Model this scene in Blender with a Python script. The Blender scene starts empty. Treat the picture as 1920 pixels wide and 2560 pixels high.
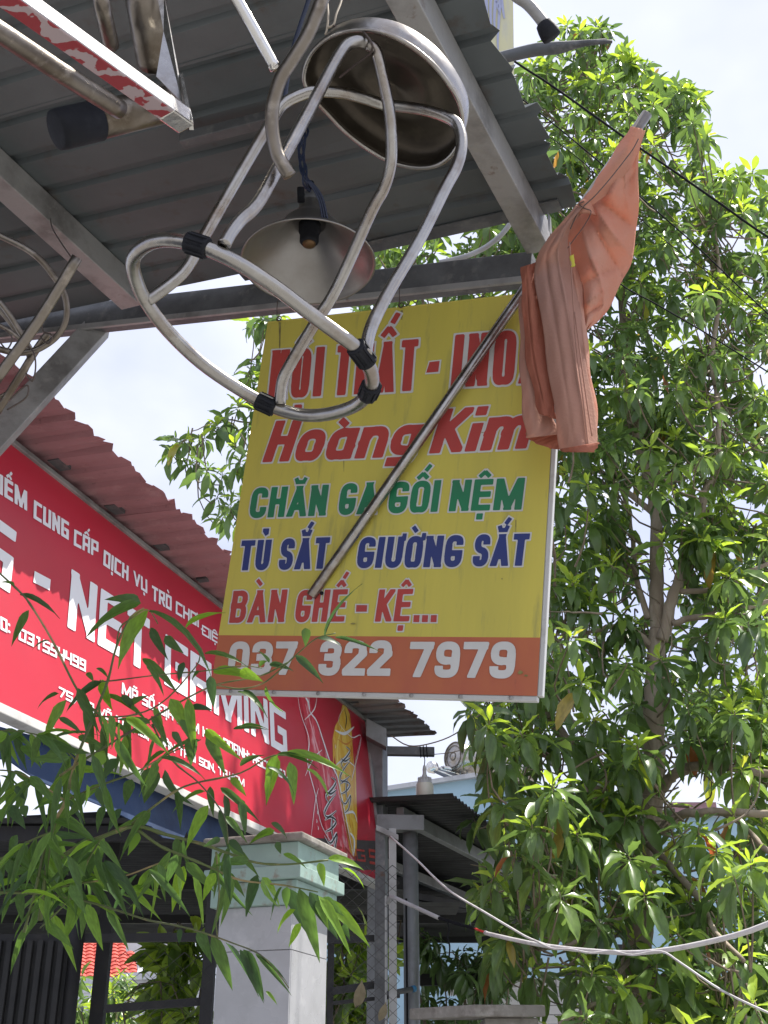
import bpy, math, random
import numpy as np
from mathutils import Vector, Matrix, Euler
from mathutils.kdtree import KDTree
random.seed(7)
rng = np.random.default_rng(7)
SC = bpy.context.scene
COL = SC.collection
# ------------------------------------------------------------------ camera
PITCH = math.radians(26.7)
FOC = 2970.0                      # focal length in pixels of the 1920 x 2560 photograph
CAM = Vector((0, 0, 1.6))
cd = bpy.data.cameras.new('camera')
cam = bpy.data.objects.new('camera', cd)
COL.objects.link(cam)
cam.location = CAM
cam.rotation_euler = (math.pi/2 + PITCH, 0, 0)
cd.sensor_fit = 'VERTICAL'; cd.sensor_height = 36.0; cd.lens = 36*FOC/2560
cd.clip_start = 0.05; cd.clip_end = 2000
SC.camera = cam
# ------------------------------------------------------------------ world
SUN_EL, SUN_AZ = math.radians(64), math.radians(72)      # azimuth clockwise from +Y
w = bpy.data.worlds.new('World'); SC.world = w; w.use_nodes = True
nt = w.node_tree; N = nt.nodes; L = nt.links
bg = N['Background']; bg.inputs['Strength'].default_value = 0.078
sky = N.new('ShaderNodeTexSky'); sky.sky_type = 'NISHITA'; sky.sun_disc = False
sky.sun_elevation = SUN_EL; sky.sun_rotation = SUN_AZ; sky.dust_density = 3; sky.air_density = 1.0
tc = N.new('ShaderNodeTexCoord')
mp = N.new('ShaderNodeMapping'); mp.inputs['Scale'].default_value = (1, 1, 1.6); mp.inputs['Location'].default_value = (0.35, 0.1, 0.2)
n1 = N.new('ShaderNodeTexNoise'); n1.inputs['Scale'].default_value = 2.6; n1.inputs['Detail'].default_value = 7; n1.inputs['Roughness'].default_value = 0.5
n2 = N.new('ShaderNodeTexNoise'); n2.inputs['Scale'].default_value = 1.7; n2.inputs['Detail'].default_value = 5
r1 = N.new('ShaderNodeValToRGB'); r1.color_ramp.elements[0].position = 0.28; r1.color_ramp.elements[1].position = 0.60
r1.color_ramp.elements[0].color = (.45, .45, .45, 1)
r2 = N.new('ShaderNodeValToRGB'); r2.color_ramp.elements[0].position = 0.35; r2.color_ramp.elements[1].position = 0.62
r2.color_ramp.elements[0].color = (4.7, 5.25, 7.9, 1); r2.color_ramp.elements[1].color = (8.7, 8.9, 10.0, 1)
mx = N.new('ShaderNodeMix'); mx.data_type = 'RGBA'
L.new(tc.outputs['Generated'], mp.inputs['Vector']); L.new(mp.outputs[0], n1.inputs['Vector']); L.new(mp.outputs[0], n2.inputs['Vector'])
L.new(n1.outputs['Fac'], r1.inputs[0]); L.new(n2.outputs['Fac'], r2.inputs[0])
L.new(r1.outputs[0], mx.inputs[0]); L.new(sky.outputs[0], mx.inputs[6]); L.new(r2.outputs[0], mx.inputs[7])
L.new(mx.outputs[2], bg.inputs['Color'])
# ------------------------------------------------------------------ sun
sd = bpy.data.lights.new('sun', 'SUN'); sd.energy = 4.6; sd.angle = math.radians(0.6); sd.color = (1, .95, .87)
sun = bpy.data.objects.new('sun', sd); COL.objects.link(sun)
sdir = Vector((math.sin(SUN_AZ)*math.cos(SUN_EL), math.cos(SUN_AZ)*math.cos(SUN_EL), math.sin(SUN_EL)))
sun.rotation_euler = sdir.to_track_quat('Z', 'Y').to_euler(); sun.location = (6, 6, 20)
SC.view_settings.view_transform = 'Standard'; SC.view_settings.look = 'None'
SC.view_settings.exposure = 0.9; SC.view_settings.gamma = 1; SC.view_settings.use_curve_mapping = False
SC.render.engine = 'CYCLES'
SC.cycles.max_bounces = 6; SC.cycles.transparent_max_bounces = 6
# ------------------------------------------------------------------ geometry of the view (lengths are metres)
CU = Vector((0, -math.sin(PITCH), math.cos(PITCH))); CF = Vector((0, math.cos(PITCH), math.sin(PITCH)))
def ray(px, py): return Vector((px-960, 0, 0)) + CU*(1280-py) + CF*FOC
def W(px, py, d): return CAM + ray(px, py)*(d/FOC)            # d = depth along the view axis
def at(px, py, Y):
    r = ray(px, py); return CAM + r*(Y/r.y)
def onplane(px, py, p0, n):
    r = ray(px, py); t = (p0-CAM).dot(n)/r.dot(n); return CAM + r*t
def m_px(px, d): return px*d/FOC
def zc(ox, oy): return lambda x, y: (ox+x*.43399, oy+y*.43399)   # enlarged-view readings to photograph pixels
Z1 = zc(0, 0); Z2 = zc(600, 0); Z3 = zc(1200, 0); Z4 = zc(0, 560); Z5 = zc(600, 600); Z6 = zc(1200, 600)
Z0 = zc(0, 1200); ZB = zc(600, 1240); ZC = zc(1200, 1200); Z7 = zc(0, 1840); Z8 = zc(600, 1840); Z9 = zc(1200, 1840)
def dirvp(x, y): return ray(x, y).normalized()
def quad4(c, d0):
    """four photograph corners of a flat parallelogram, depth of the first -> its world corners"""
    r = [np.array(ray(*p)) for p in c]
    t0 = d0/FOC
    A = np.stack([r[1], -r[2], r[3]], 1); t = np.linalg.solve(A, r[0]*t0)
    return [CAM+Vector(r[0]*t0), CAM+Vector(r[1]*t[0]), CAM+Vector(r[2]*t[1]), CAM+Vector(r[3]*t[2])]
# ------------------------------------------------------------------ object helpers
def tag(o, label=None, cat=None, group=None, kind=None):
    if label: o['label'] = label
    if cat: o['category'] = cat
    if group: o['group'] = group
    if kind: o['kind'] = kind
    return o
def thing(name, loc, label, cat, group=None, basis=None):
    o = bpy.data.objects.new(name, None); COL.objects.link(o); o.empty_display_size = .1
    M = Matrix.Translation(Vector(loc))
    if basis is not None: M = M @ basis.to_4x4()
    o.matrix_world = M
    o['mw'] = [v for r in M for v in r]
    return tag(o, label, cat, group)
def mw(o):
    if o is None: return Matrix.Identity(4)
    a = list(o['mw']); return Matrix([a[0:4], a[4:8], a[8:12], a[12:16]])
def obj(name, V, F, mat, parent=None, smooth=False, local=False, label=None, kind=None, tint=None, mi=None, bevel=0):
    me = bpy.data.meshes.new(name)
    if parent is not None and not local:
        inv = mw(parent).inverted(); V = [inv @ Vector(v) for v in V]
    elif parent is None and not local:
        ln = len(V); c = sum((Vector(v) for v in V), Vector())/ln; zmin = min(v[2] for v in V)
        base = Vector((c.x, c.y, zmin)); V = [Vector(v)-base for v in V]
    me.from_pydata([tuple(v) for v in V], [], F)
    mats = mat if isinstance(mat, (list, tuple)) else [mat]
    for m in mats: me.materials.append(m)
    if mi is not None: me.polygons.foreach_set('material_index', mi)
    if smooth: me.polygons.foreach_set('use_smooth', [True]*len(me.polygons))
    me.update()
    o = bpy.data.objects.new(name, me); COL.objects.link(o)
    if parent is not None: o.parent = parent; o['mw'] = list(parent['mw'])
    elif not local: o.location = base; o['mw'] = [v for r in Matrix.Translation(base) for v in r]
    if label: o['label'] = label
    if kind: o['kind'] = kind
    if bevel:
        b = o.modifiers.new('bevel', 'BEVEL'); b.width = bevel; b.segments = 2; b.limit_method = 'ANGLE'
    return o
class G:
    """collects shapes in world coordinates"""
    def __init__(s): s.V = []; s.F = []; s.M = []; s.cm = 0
    def add(s, V, F):
        b = len(s.V); s.V += [Vector(v) for v in V]; s.F += [tuple(i+b for i in f) for f in F]; s.M += [s.cm]*len(F)
    def box(s, o, x, y, z):
        """box from corner o with edge vectors x y z"""
        o, x, y, z = map(Vector, (o, x, y, z))
        V = [o, o+x, o+x+y, o+y, o+z, o+x+z, o+x+y+z, o+y+z]
        F = [(0,3,2,1),(4,5,6,7),(0,1,5,4),(1,2,6,5),(2,3,7,6),(3,0,4,7)]
        if x.cross(y).dot(z) < 0: F = [f[::-1] for f in F]
        s.add(V, F)
    def beam(s, a, b, wv, hv):
        """bar from a to b; wv, hv = full cross-section vectors, centred"""
        a, b, wv, hv = map(Vector, (a, b, wv, hv)); s.box(a-wv/2-hv/2, b-a, wv, hv)
    def tube(s, P, R, n=12, closed=False, caps=True, sub=0, flat=None):
        P = [Vector(p) for p in P]
        if not isinstance(R, (list, tuple)): R = [R]*len(P)
        if sub: P, R = smooth_path(P, R, sub, closed)
        m = len(P); T = []
        for i in range(m):
            if closed: t = P[(i+1) % m]-P[i-1]
            else: t = P[min(i+1, m-1)]-P[max(i-1, 0)]
            T.append(t.normalized())
        u = T[0].orthogonal().normalized(); V = []; U = []
        for i in range(m):
            u = (u-T[i]*u.dot(T[i]));
            if u.length < 1e-6: u = T[i].orthogonal()
            u.normalize(); U.append(u.copy())
        tw = 0
        if closed:
            u2 = U[-1]-T[0]*U[-1].dot(T[0]); u2.normalize(); b0 = T[0].cross(U[0]); tw = -math.atan2(u2.dot(b0), u2.dot(U[0]))
        for i in range(m):
            b = T[i].cross(U[i]); a0 = tw*i/m
            for k in range(n):
                a = a0+2*math.pi*k/n
                V.append(P[i]+(U[i]*math.cos(a)+b*math.sin(a))*R[i])
        F = []
        for i in range(m if closed else m-1):
            j = (i+1) % m
            for k in range(n):
                F.append((i*n+k, i*n+(k+1) % n, j*n+(k+1) % n, j*n+k))
        if not closed and caps:
            F.append(tuple(range(n))[::-1]); F.append(tuple((m-1)*n+k for k in range(n)))
        s.add(V, F)
    def lathe(s, c, ax, prof, n=32):
        """prof = (radius, height) pairs about axis ax"""
        c = Vector(c); ax = Vector(ax).normalized(); u = ax.orthogonal().normalized(); v = ax.cross(u); V = []; F = []
        for r, h in prof:
            for k in range(n):
                a = 2*math.pi*k/n; V.append(c+ax*h+(u*math.cos(a)+v*math.sin(a))*r)
        for i in range(len(prof)-1):
            for k in range(n): F.append((i*n+k, i*n+(k+1) % n, (i+1)*n+(k+1) % n, (i+1)*n+k))
        s.add(V, F)
    def obj(s, name, mat, parent=None, smooth=False, **k):
        if isinstance(mat, (list, tuple)): k['mi'] = s.M
        return obj(name, s.V, s.F, mat, parent, smooth, **k)
def smooth_path(P, R, sub, closed=False):
    m = len(P); O = []; Q = []
    rg = range(m) if closed else range(m-1)
    for i in rg:
        if closed: p0, p1, p2, p3 = P[i-1], P[i], P[(i+1) % m], P[(i+2) % m]; r1_, r2_ = R[i], R[(i+1) % m]
        else: p0, p1, p2, p3 = P[max(i-1, 0)], P[i], P[i+1], P[min(i+2, m-1)]; r1_, r2_ = R[i], R[i+1]
        for k in range(sub):
            t = k/sub; t2 = t*t; t3 = t2*t
            O.append(.5*((2*p1)+(p2-p0)*t+(2*p0-5*p1+4*p2-p3)*t2+(3*p1-p0-3*p2+p3)*t3)); Q.append(r1_+(r2_-r1_)*t)
    if not closed: O.append(P[-1]); Q.append(R[-1])
    return O, Q
def pxpath(pts, dep):
    """photograph points to world; dep = one depth, a pair (start, end) or one per point"""
    n = len(pts)
    if isinstance(dep, (int, float)): dep = [dep]*n
    elif len(dep) == 2 and n != 2: dep = [dep[0]+(dep[1]-dep[0])*i/(n-1) for i in range(n)]
    return [W(p[0], p[1], d) for p, d in zip(pts, dep)]
# ------------------------------------------------------------------ materials
def mat(name, col, rough=.6, metal=0, noise=None, bump=0, bscale=30, spec=.5, stretch=None, trans=0, extra=None, coat=0):
    m = bpy.data.materials.new(name); m.use_nodes = True; nt = m.node_tree; N = nt.nodes; L = nt.links
    b = N['Principled BSDF']; b.inputs['Base Color'].default_value = (*col, 1); b.inputs['Roughness'].default_value = rough
    b.inputs['Metallic'].default_value = metal; b.inputs['Specular IOR Level'].default_value = spec
    if coat: b.inputs['Coat Weight'].default_value = coat; b.inputs['Coat Roughness'].default_value = .25
    tc = N.new('ShaderNodeTexCoord'); mp = N.new('ShaderNodeMapping'); L.new(tc.outputs['Object'], mp.inputs['Vector'])
    if stretch: mp.inputs['Scale'].default_value = stretch
    src = None
    if noise:                     # list of (colour, scale, low, high): layers mixed over the base where the noise is high
        for (c2, sc, lo, hi) in noise:
            n = N.new('ShaderNodeTexNoise'); n.inputs['Scale'].default_value = sc; n.inputs['Detail'].default_value = 7; n.inputs['Roughness'].default_value = .62
            L.new(mp.outputs[0], n.inputs['Vector'])
            r = N.new('ShaderNodeMapRange'); r.inputs[1].default_value = lo; r.inputs[2].default_value = hi; L.new(n.outputs['Fac'], r.inputs[0])
            x = N.new('ShaderNodeMix'); x.data_type = 'RGBA'; L.new(r.outputs[0], x.inputs[0]); x.inputs[7].default_value = (*c2, 1)
            if src is None: x.inputs[6].default_value = (*col, 1)
            else: L.new(src, x.inputs[6])
            src = x.outputs[2]
        L.new(src, b.inputs['Base Color'])
        n = N.new('ShaderNodeTexNoise'); n.inputs['Scale'].default_value = noise[0][1]*1.7; L.new(mp.outputs[0], n.inputs['Vector'])
        r = N.new('ShaderNodeMapRange'); r.inputs[3].default_value = max(rough-.12, .04); r.inputs[4].default_value = min(rough+.15, 1)
        L.new(n.outputs['Fac'], r.inputs[0]); L.new(r.outputs[0], b.inputs['Roughness'])
    if bump:
        n = N.new('ShaderNodeTexNoise'); n.inputs['Scale'].default_value = bscale; n.inputs['Detail'].default_value = 6; L.new(mp.outputs[0], n.inputs['Vector'])
        bu = N.new('ShaderNodeBump'); bu.inputs['Strength'].default_value = bump; bu.inputs['Distance'].default_value = .01
        L.new(n.outputs['Fac'], bu.inputs['Height']); L.new(bu.outputs[0], b.inputs['Normal'])
    if trans:
        t = N.new('ShaderNodeBsdfTranslucent'); ms = N.new('ShaderNodeMixShader'); ms.inputs[0].default_value = trans
        if src is not None: L.new(src, t.inputs['Color'])
        else: t.inputs['Color'].default_value = (*col, 1)
        L.new(b.outputs[0], ms.inputs[1]); L.new(t.outputs[0], ms.inputs[2]); L.new(ms.outputs[0], N['Material Output'].inputs['Surface'])
    return m
M = {}
M['stainless'] = mat('stainless_steel', (.36, .345, .32), .27, 1, [((.22, .17, .13), 9, .46, .72), ((.46, .45, .42), 30, .5, .8)], .08, 60)
M['stainless_dull'] = mat('dull_stainless', (.22, .195, .165), .36, 1, [((.12, .095, .07), 7, .42, .70), ((.42, .38, .33), 22, .55, .8)], .15, 40)
M['stainless_bright'] = mat('bright_stainless', (.62, .61, .58), .2, 1, [((.35, .3, .25), 14, .55, .8)], .05, 60)
M['alu'] = mat('spun_aluminium', (.30, .29, .275), .36, .9, [((.21, .19, .17), 4, .4, .75)], .04, 80)
M['rubber'] = mat('black_rubber', (.014, .015, .019), .7, 0, [((.028, .03, .035), 25, .5, .8)], .1, 80, spec=.2)
M['galv'] = mat('galvanised_steel', (.30, .30, .295), .5, .25, [((.14, .135, .13), 5, .45, .7), ((.30, .295, .28), 26, .55, .75), ((.12, .06, .035), 11, .64, .74)], .25, 35)
M['galv_dark'] = mat('weathered_steel', (.12, .125, .13), .6, .15, [((.055, .057, .06), 6, .4, .7), ((.21, .205, .195), 17, .55, .8), ((.10, .05, .03), 9, .66, .76)], .3, 30)
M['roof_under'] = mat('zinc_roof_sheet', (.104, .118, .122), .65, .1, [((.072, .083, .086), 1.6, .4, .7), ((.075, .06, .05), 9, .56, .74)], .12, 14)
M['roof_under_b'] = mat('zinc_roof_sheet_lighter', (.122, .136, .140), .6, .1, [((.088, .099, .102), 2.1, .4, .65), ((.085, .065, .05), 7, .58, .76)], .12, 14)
M['roof_brown'] = mat('brown_stained_sheet', (.16, .125, .11), .6, .15, [((.10, .10, .10), 2.3, .4, .7)], .12, 14)
M['roof_red'] = mat('faded_red_sheet', (.30, .165, .175), .6, .05, [((.21, .115, .12), 3, .45, .75), ((.36, .23, .23), 14, .55, .8), ((.09, .05, .04), 24, .62, .76)], .2, 20)
M['roof_grey'] = mat('grey_rusted_sheet', (.24, .235, .235), .5, .2, [((.15, .06, .035), 6, .5, .66), ((.2, .2, .2), 15, .5, .8)], .15, 20)
M['dark_panel'] = mat('shade_toned_sheet', (.018, .019, .02), .7, 0, [((.03, .03, .03), 5, .4, .7)], .1, 20)  # the shed's shade is put into this panel's near-black colour
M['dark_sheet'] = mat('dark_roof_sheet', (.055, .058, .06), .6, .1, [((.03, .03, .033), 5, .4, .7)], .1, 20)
M['blue'] = mat('faded_blue_sheet', (.012, .035, .10), .7, 0, [((.03, .06, .13), 7, .45, .75), ((.01, .02, .05), 3, .5, .75)], .15, 20)
M['y_print'] = mat('yellow_print', (.59, .51, .085), .5, 0, [((.49, .43, .08), 2.2, .35, .7), ((.30, .28, .09), 9, .56, .78)], .12, 6, stretch=(3, .35, 1), coat=.15)
M['o_print'] = mat('orange_print', (.46, .135, .055), .48, 0, [((.40, .095, .06), 3, .4, .7), ((.16, .06, .05), 13, .66, .8)], 0, 20, stretch=(1.5, .6, 1))
M['w_print'] = mat('white_print', (.62, .62, .60), .5, 0, [((.50, .50, .48), 5, .4, .75)])
M['r_print'] = mat('red_print', (.44, .055, .045), .5, 0, [((.36, .05, .045), 5, .4, .75)])
M['g_print'] = mat('green_print', (.015, .20, .085), .5, 0, [((.03, .16, .08), 5, .4, .75)])
M['b_print'] = mat('blue_print', (.022, .04, .18), .5, 0, [((.04, .05, .16), 5, .4, .75)])
M['red_sign'] = mat('red_sign_print', (.50, .017, .042), .42, 0, [((.43, .016, .038), 1.5, .35, .7)], coat=.2)
M['red_dark'] = mat('dark_red_print', (.36, .012, .025), .45, 0)
M['sign_white'] = mat('bright_white_print', (.78, .79, .82), .45, 0)
M['band'] = mat('charcoal_print', (.065, .055, .058), .5, 0)
M['bottle_y'] = mat('amber_print', (.70, .40, .03), .4, 0, [((.78, .56, .10), 6, .45, .6), ((.55, .22, .02), 11, .52, .68)], stretch=(2.5, .7, 1))
M['bottle_r'] = mat('red_bottle_print', (.60, .05, .08), .4, 0, [((.80, .42, .46), 7, .52, .66), ((.40, .01, .03), 5, .5, .7)], stretch=(2.5, .7, 1))
M['ink'] = mat('black_print', (.02, .02, .022), .5, 0)
M['frame_white'] = mat('white_frame_metal', (.52, .52, .50), .5, .1, [((.30, .28, .26), 9, .55, .75)], .1, 30)
M['cloth'] = mat('salmon_cloth', (.60, .28, .19), .85, 0, [((.58, .34, .26), 2.4, .38, .62), ((.58, .20, .13), 6, .55, .75), ((.36, .14, .10), 18, .66, .85)], .25, 120, spec=.15, trans=.32)
M['cloth_deep'] = mat('deep_salmon_cloth', (.44, .175, .115), .85, 0, [((.37, .13, .085), 5, .4, .7)], .25, 120, spec=.15, trans=.32)
M['cloth_mauve'] = mat('faded_mauve_cloth', (.48, .27, .20), .85, 0, [((.40, .25, .215), 4, .4, .65), ((.58, .31, .22), 2, .5, .75)], .25, 120, spec=.15, trans=.3)
M['film'] = mat('scratched_white_film', (.32, .31, .32), .4, .15, [((.22, .215, .23), 8, .45, .62), ((.38, .365, .37), 3, .5, .7)], .1, 40)
def streak_red():  # lower bar face: wavy red and white streaks in the base colour
    m = mat('red_and_white_streaks', (.42, .035, .045), .35, .2); nt = m.node_tree; N = nt.nodes; L = nt.links
    tc = N.new('ShaderNodeTexCoord'); mp = N.new('ShaderNodeMapping'); mp.inputs['Rotation'].default_value = (0, 0, .9)
    wv = N.new('ShaderNodeTexWave'); wv.inputs['Scale'].default_value = 6.5; wv.inputs['Distortion'].default_value = 9; wv.inputs['Detail'].default_value = 4; wv.inputs['Detail Scale'].default_value = 2.2
    r = N.new('ShaderNodeValToRGB'); r.color_ramp.elements[0].position = .62; r.color_ramp.elements[1].position = .70
    r.color_ramp.elements[0].color = (.30, .035, .045, 1); r.color_ramp.elements[1].color = (.42, .33, .34, 1)
    L.new(tc.outputs['Object'], mp.inputs[0]); L.new(mp.outputs[0], wv.inputs['Vector']); L.new(wv.outputs['Fac'], r.inputs[0])
    L.new(r.outputs[0], N['Principled BSDF'].inputs['Base Color']); return m
M['streak_red'] = streak_red()
M['concrete'] = mat('weathered_concrete', (.24, .225, .20), .85, 0, [((.14, .12, .10), 7, .48, .68), ((.38, .36, .33), 18, .5, .8)], .5, 25)
M['mint'] = mat('mint_green_paint', (.28, .395, .35), .7, 0, [((.22, .31, .28), 4, .45, .7), ((.22, .20, .16), 11, .58, .70)], .2, 25)
M['tile'] = mat('pale_grey_marble_tile', (.40, .405, .42), .28, 0, [((.36, .365, .375), 5, .45, .62), ((.50, .505, .515), 9, .55, .75)], .02, 8)
M['grout'] = mat('grout', (.24, .24, .24), .9)
M['post'] = mat('grey_painted_pipe', (.24, .25, .255), .45, .25, [((.15, .15, .15), 7, .5, .75)], .1, 30)
M['post_light'] = mat('light_grey_steel', (.34, .345, .34), .5, .2, [((.2, .2, .19), 6, .5, .75)], .1, 30)
M['black_steel'] = mat('black_painted_steel', (.02, .02, .022), .6, .0, [((.035, .033, .03), 9, .5, .8)], .1, 30)
M['wire_mesh'] = mat('dark_wire', (.05, .048, .045), .5, .6)
M['pvc'] = mat('grey_plastic_conduit', (.34, .34, .345), .5, 0, [((.22, .22, .22), 12, .5, .8)])
M['cable_white'] = mat('white_cable', (.55, .54, .53), .5, 0, [((.32, .30, .29), 14, .5, .75)])
M['cable_black'] = mat('black_cable', (.012, .013, .015), .85, spec=.1)
M['cable_blue'] = mat('dark_blue_cable', (.012, .02, .05), .5)
M['tape_red'] = mat('red_tape', (.5, .03, .02), .5)
M['rope'] = mat('beige_string', (.38, .33, .26), .8)
M['wire'] = mat('tie_wire', (.10, .08, .07), .5, .7)
M['bark'] = mat('grey_brown_bark', (.33, .27, .21), .85, 0, [((.20, .155, .115), 5, .42, .68), ((.42, .36, .29), 13, .5, .75)], .7, 28, stretch=(1, 1, .35))
M['twig'] = mat('thin_bark', (.22, .175, .125), .8, 0, [((.12, .10, .07), 12, .45, .7)])
M['bamboo_stem'] = mat('bamboo_stem', (.09, .12, .03), .5, 0, [((.30, .22, .10), 9, .52, .62), ((.05, .05, .03), 5, .5, .7)])
M['bulb'] = mat('milky_bulb', (.68, .66, .56), .35, 0)
M['bulb_base'] = mat('white_plastic_heat_sink', (.50, .50, .49), .45)
M['blue_wall'] = mat('pale_blue_wall', (.36, .52, .62), .8, 0, [((.30, .45, .55), 3, .45, .7)], .1, 10)
M['white_wall'] = mat('whitewashed_blocks', (.72, .72, .72), .8, 0, [((.6, .6, .6), 6, .5, .75)], .2, 14)
M['red_tile'] = mat('red_roof_tiles', (.50, .075, .045), .55, 0, [((.38, .05, .035), 4, .45, .7)], .1, 20)
M['gutter'] = mat('pale_metal_cladding', (.52, .53, .55), .45, .2, [((.36, .37, .38), 5, .45, .7)])
M['ground'] = mat('concrete_ground', (.25, .25, .245), .9, 0, [((.17, .17, .165), .6, .4, .7), ((.26, .25, .23), 6, .5, .8)], .3, 12)
M['dry'] = mat('dry_leaf', (.26, .22, .14), .8, 0, [((.14, .11, .07), 6, .45, .7)], trans=.2)
M['glass_tube'] = mat('dark_glass_tube', (.12, .12, .14), .1, .3)
def leafmat(name, ramp, trans, rough=.38, spec=.5):
    m = bpy.data.materials.new(name); m.use_nodes = True; nt = m.node_tree; N = nt.nodes; L = nt.links; b = N['Principled BSDF']
    a = N.new('ShaderNodeAttribute'); a.attribute_name = 'tint'
    r = N.new('ShaderNodeValToRGB'); cr = r.color_ramp
    cr.elements[0].position = ramp[0][0]; cr.elements[0].color = (*ramp[0][1], 1)
    cr.elements[1].position = ramp[-1][0]; cr.elements[1].color = (*ramp[-1][1], 1)
    for p, c in ramp[1:-1]: e = cr.elements.new(p); e.color = (*c, 1)
    tc = N.new('ShaderNodeTexCoord'); n = N.new('ShaderNodeTexNoise'); n.inputs['Scale'].default_value = 6; n.inputs['Detail'].default_value = 4
    L.new(tc.outputs['Object'], n.inputs['Vector'])
    hs = N.new('ShaderNodeHueSaturation'); mr = N.new('ShaderNodeMapRange'); mr.inputs[1].default_value = .3; mr.inputs[2].default_value = .7; mr.inputs[3].default_value = .78; mr.inputs[4].default_value = 1.25
    L.new(n.outputs['Fac'], mr.inputs[0]); L.new(mr.outputs[0], hs.inputs['Value'])
    L.new(a.outputs['Fac'], r.inputs[0]); L.new(r.outputs[0], hs.inputs['Color'])
    L.new(hs.outputs[0], b.inputs['Base Color']); b.inputs['Roughness'].default_value = rough; b.inputs['Specular IOR Level'].default_value = spec
    t = N.new('ShaderNodeBsdfTranslucent'); ms = N.new('ShaderNodeMixShader'); ms.inputs[0].default_value = trans
    h2 = N.new('ShaderNodeHueSaturation'); h2.inputs['Value'].default_value = 1.7; h2.inputs['Saturation'].default_value = 1.1; h2.inputs['Hue'].default_value = .485
    L.new(hs.outputs[0], h2.inputs['Color']); L.new(h2.outputs[0], t.inputs['Color'])
    L.new(b.outputs[0], ms.inputs[1]); L.new(t.outputs[0], ms.inputs[2]); L.new(ms.outputs[0], N['Material Output'].inputs['Surface'])
    return m
M['mango_leaf'] = leafmat('mango_leaf', [(0, (.070, .125, .044)), (.35, (.125, .21, .056)), (.62, (.22, .34, .06)), (.85, (.40, .56, .085)), (.95, (.32, .26, .06)), (1, (.30, .12, .05))], .40, .30, .6)
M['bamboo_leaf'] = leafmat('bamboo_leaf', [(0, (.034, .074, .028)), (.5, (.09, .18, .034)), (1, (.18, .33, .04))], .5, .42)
# ------------------------------------------------------------------ lettering (outlines grown to the sign painter's weight)
# two sign alphabets as stroke paths in a box 0..1 x 0..1 (points with corner radius), first squared, second rounded
ALP = {'A': '0,0 0,1 1,1 1,0|0,.42 1,.42', 'B': '.5,0 0,0 0,1 1,1,.8 1,.54,.8 0,.53|0,.53 1,.53,.8 1,0,.8 0,0', 'C': '1,.70 1,1,1 0,1,1 0,0,1 1,0,1 1,.32',
 'D': '.4,0 0,0 0,1 1,1,1 1,0,1 .3,0', 'E': '.96,1 0,1 0,0 .96,0|0,.52 .88,.52', 'G': '1,.73 1,1,1 0,1,1 0,0,1 1,0,1 1,.42 .60,.42', 'H': '0,0 0,1|1,0 1,1|0,.52 1,.52',
 'I': '0,0 0,1', 'K': '0,0 0,1|.12,.40 1,1|.22,.62 1,0', 'L': '0,1 0,0 .95,0', 'M': '0,0 0,1|1,0 1,1|.06,1 .5,0|.5,0 .94,1', 'N': '0,0 0,1|0,1 1,0|1,0 1,1', 'O': '.5,0 0,0,1 0,1,1 1,1,1 1,0,1 .5,0',
 'P': '0,0 0,1 1,1,.9 1,.45,.9 0,.45', 'R': '0,0 0,1 1,1,.8 1,.50,.8 0,.50|.45,.5 1,0', 'S': '1,.72 1,1,1 0,1,1 0,.54,1 1,.46,1 1,0,1 0,0,1 0,.28', 'T': '0,1 1,1|.5,1 .5,0', 'U': '0,1 0,0,1 1,0,1 1,1',
 'V': '0,1 .5,0|.5,0 1,1', 'X': '0,0 1,1|0,1 1,0', 'Y': '0,1 .5,.5|1,1 .5,.5|.5,.5 .5,0', '0': '.5,0 0,0,1 0,1,1 1,1,1 1,0,1 .5,0', '1': '.2,1 .6,1 .6,0', '2': '0,.68 0,1,1 1,1,1 1,.60,.6|1,.62 0,.06|0,0 1,0',
 '3': '0,.72 0,1,1 1,1,1 1,.53,.8 .35,.53|.35,.53 1,.53,.8 1,0,1 0,0,1 0,.28', '4': '0,1 0,.4 1,.4|1,1 1,0', '5': '1,1 0,1 0,.5|0,.5 1,.5,1 1,0,1 0,0', '6': '1,.72 1,1,1 0,1,1 0,0,1 1,0,1 1,.54,1 0,.54', '7': '0,1 1,1|1,.98 .42,0',
 '8': '.5,0 0,0,1 0,1,1 1,1,1 1,0,1 .5,0|0,.5 1,.5', '9': '0,.28 0,0,1 1,0,1 1,1,1 0,1,1 0,.46,1 1,.46', '/': '0,0 .8,1', '-': '.1,.5 .9,.5', '.': '0,0 .05,0', ',': '0,0 .05,-.12', ':': '0,.1 .05,.1|0,.75 .05,.75',
 'o': '.5,0 0,0,1 0,.66,1 1,.66,1 1,0,1 .5,0', 'a': '.5,0 0,0,1 0,.66,1 1,.66|1,.66 1,0|1,.16 .9,0,.4 .4,0', 'n': '0,0 0,.66|0,.40 .2,.66,.5 1,.66,1 1,0', 'g': '1,.66 0,.66,1 0,.06,1 1,.06|1,.66 1,-.26,1 .05,-.26', 'i': '0,0 0,.66|-.04,1.0 .04,1.0', 'm': '0,0 0,.66|0,.42 .12,.66,.5 .5,.66,1 .5,0|.5,.42 .62,.66,.5 1,.66,1 1,0'}
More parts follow.
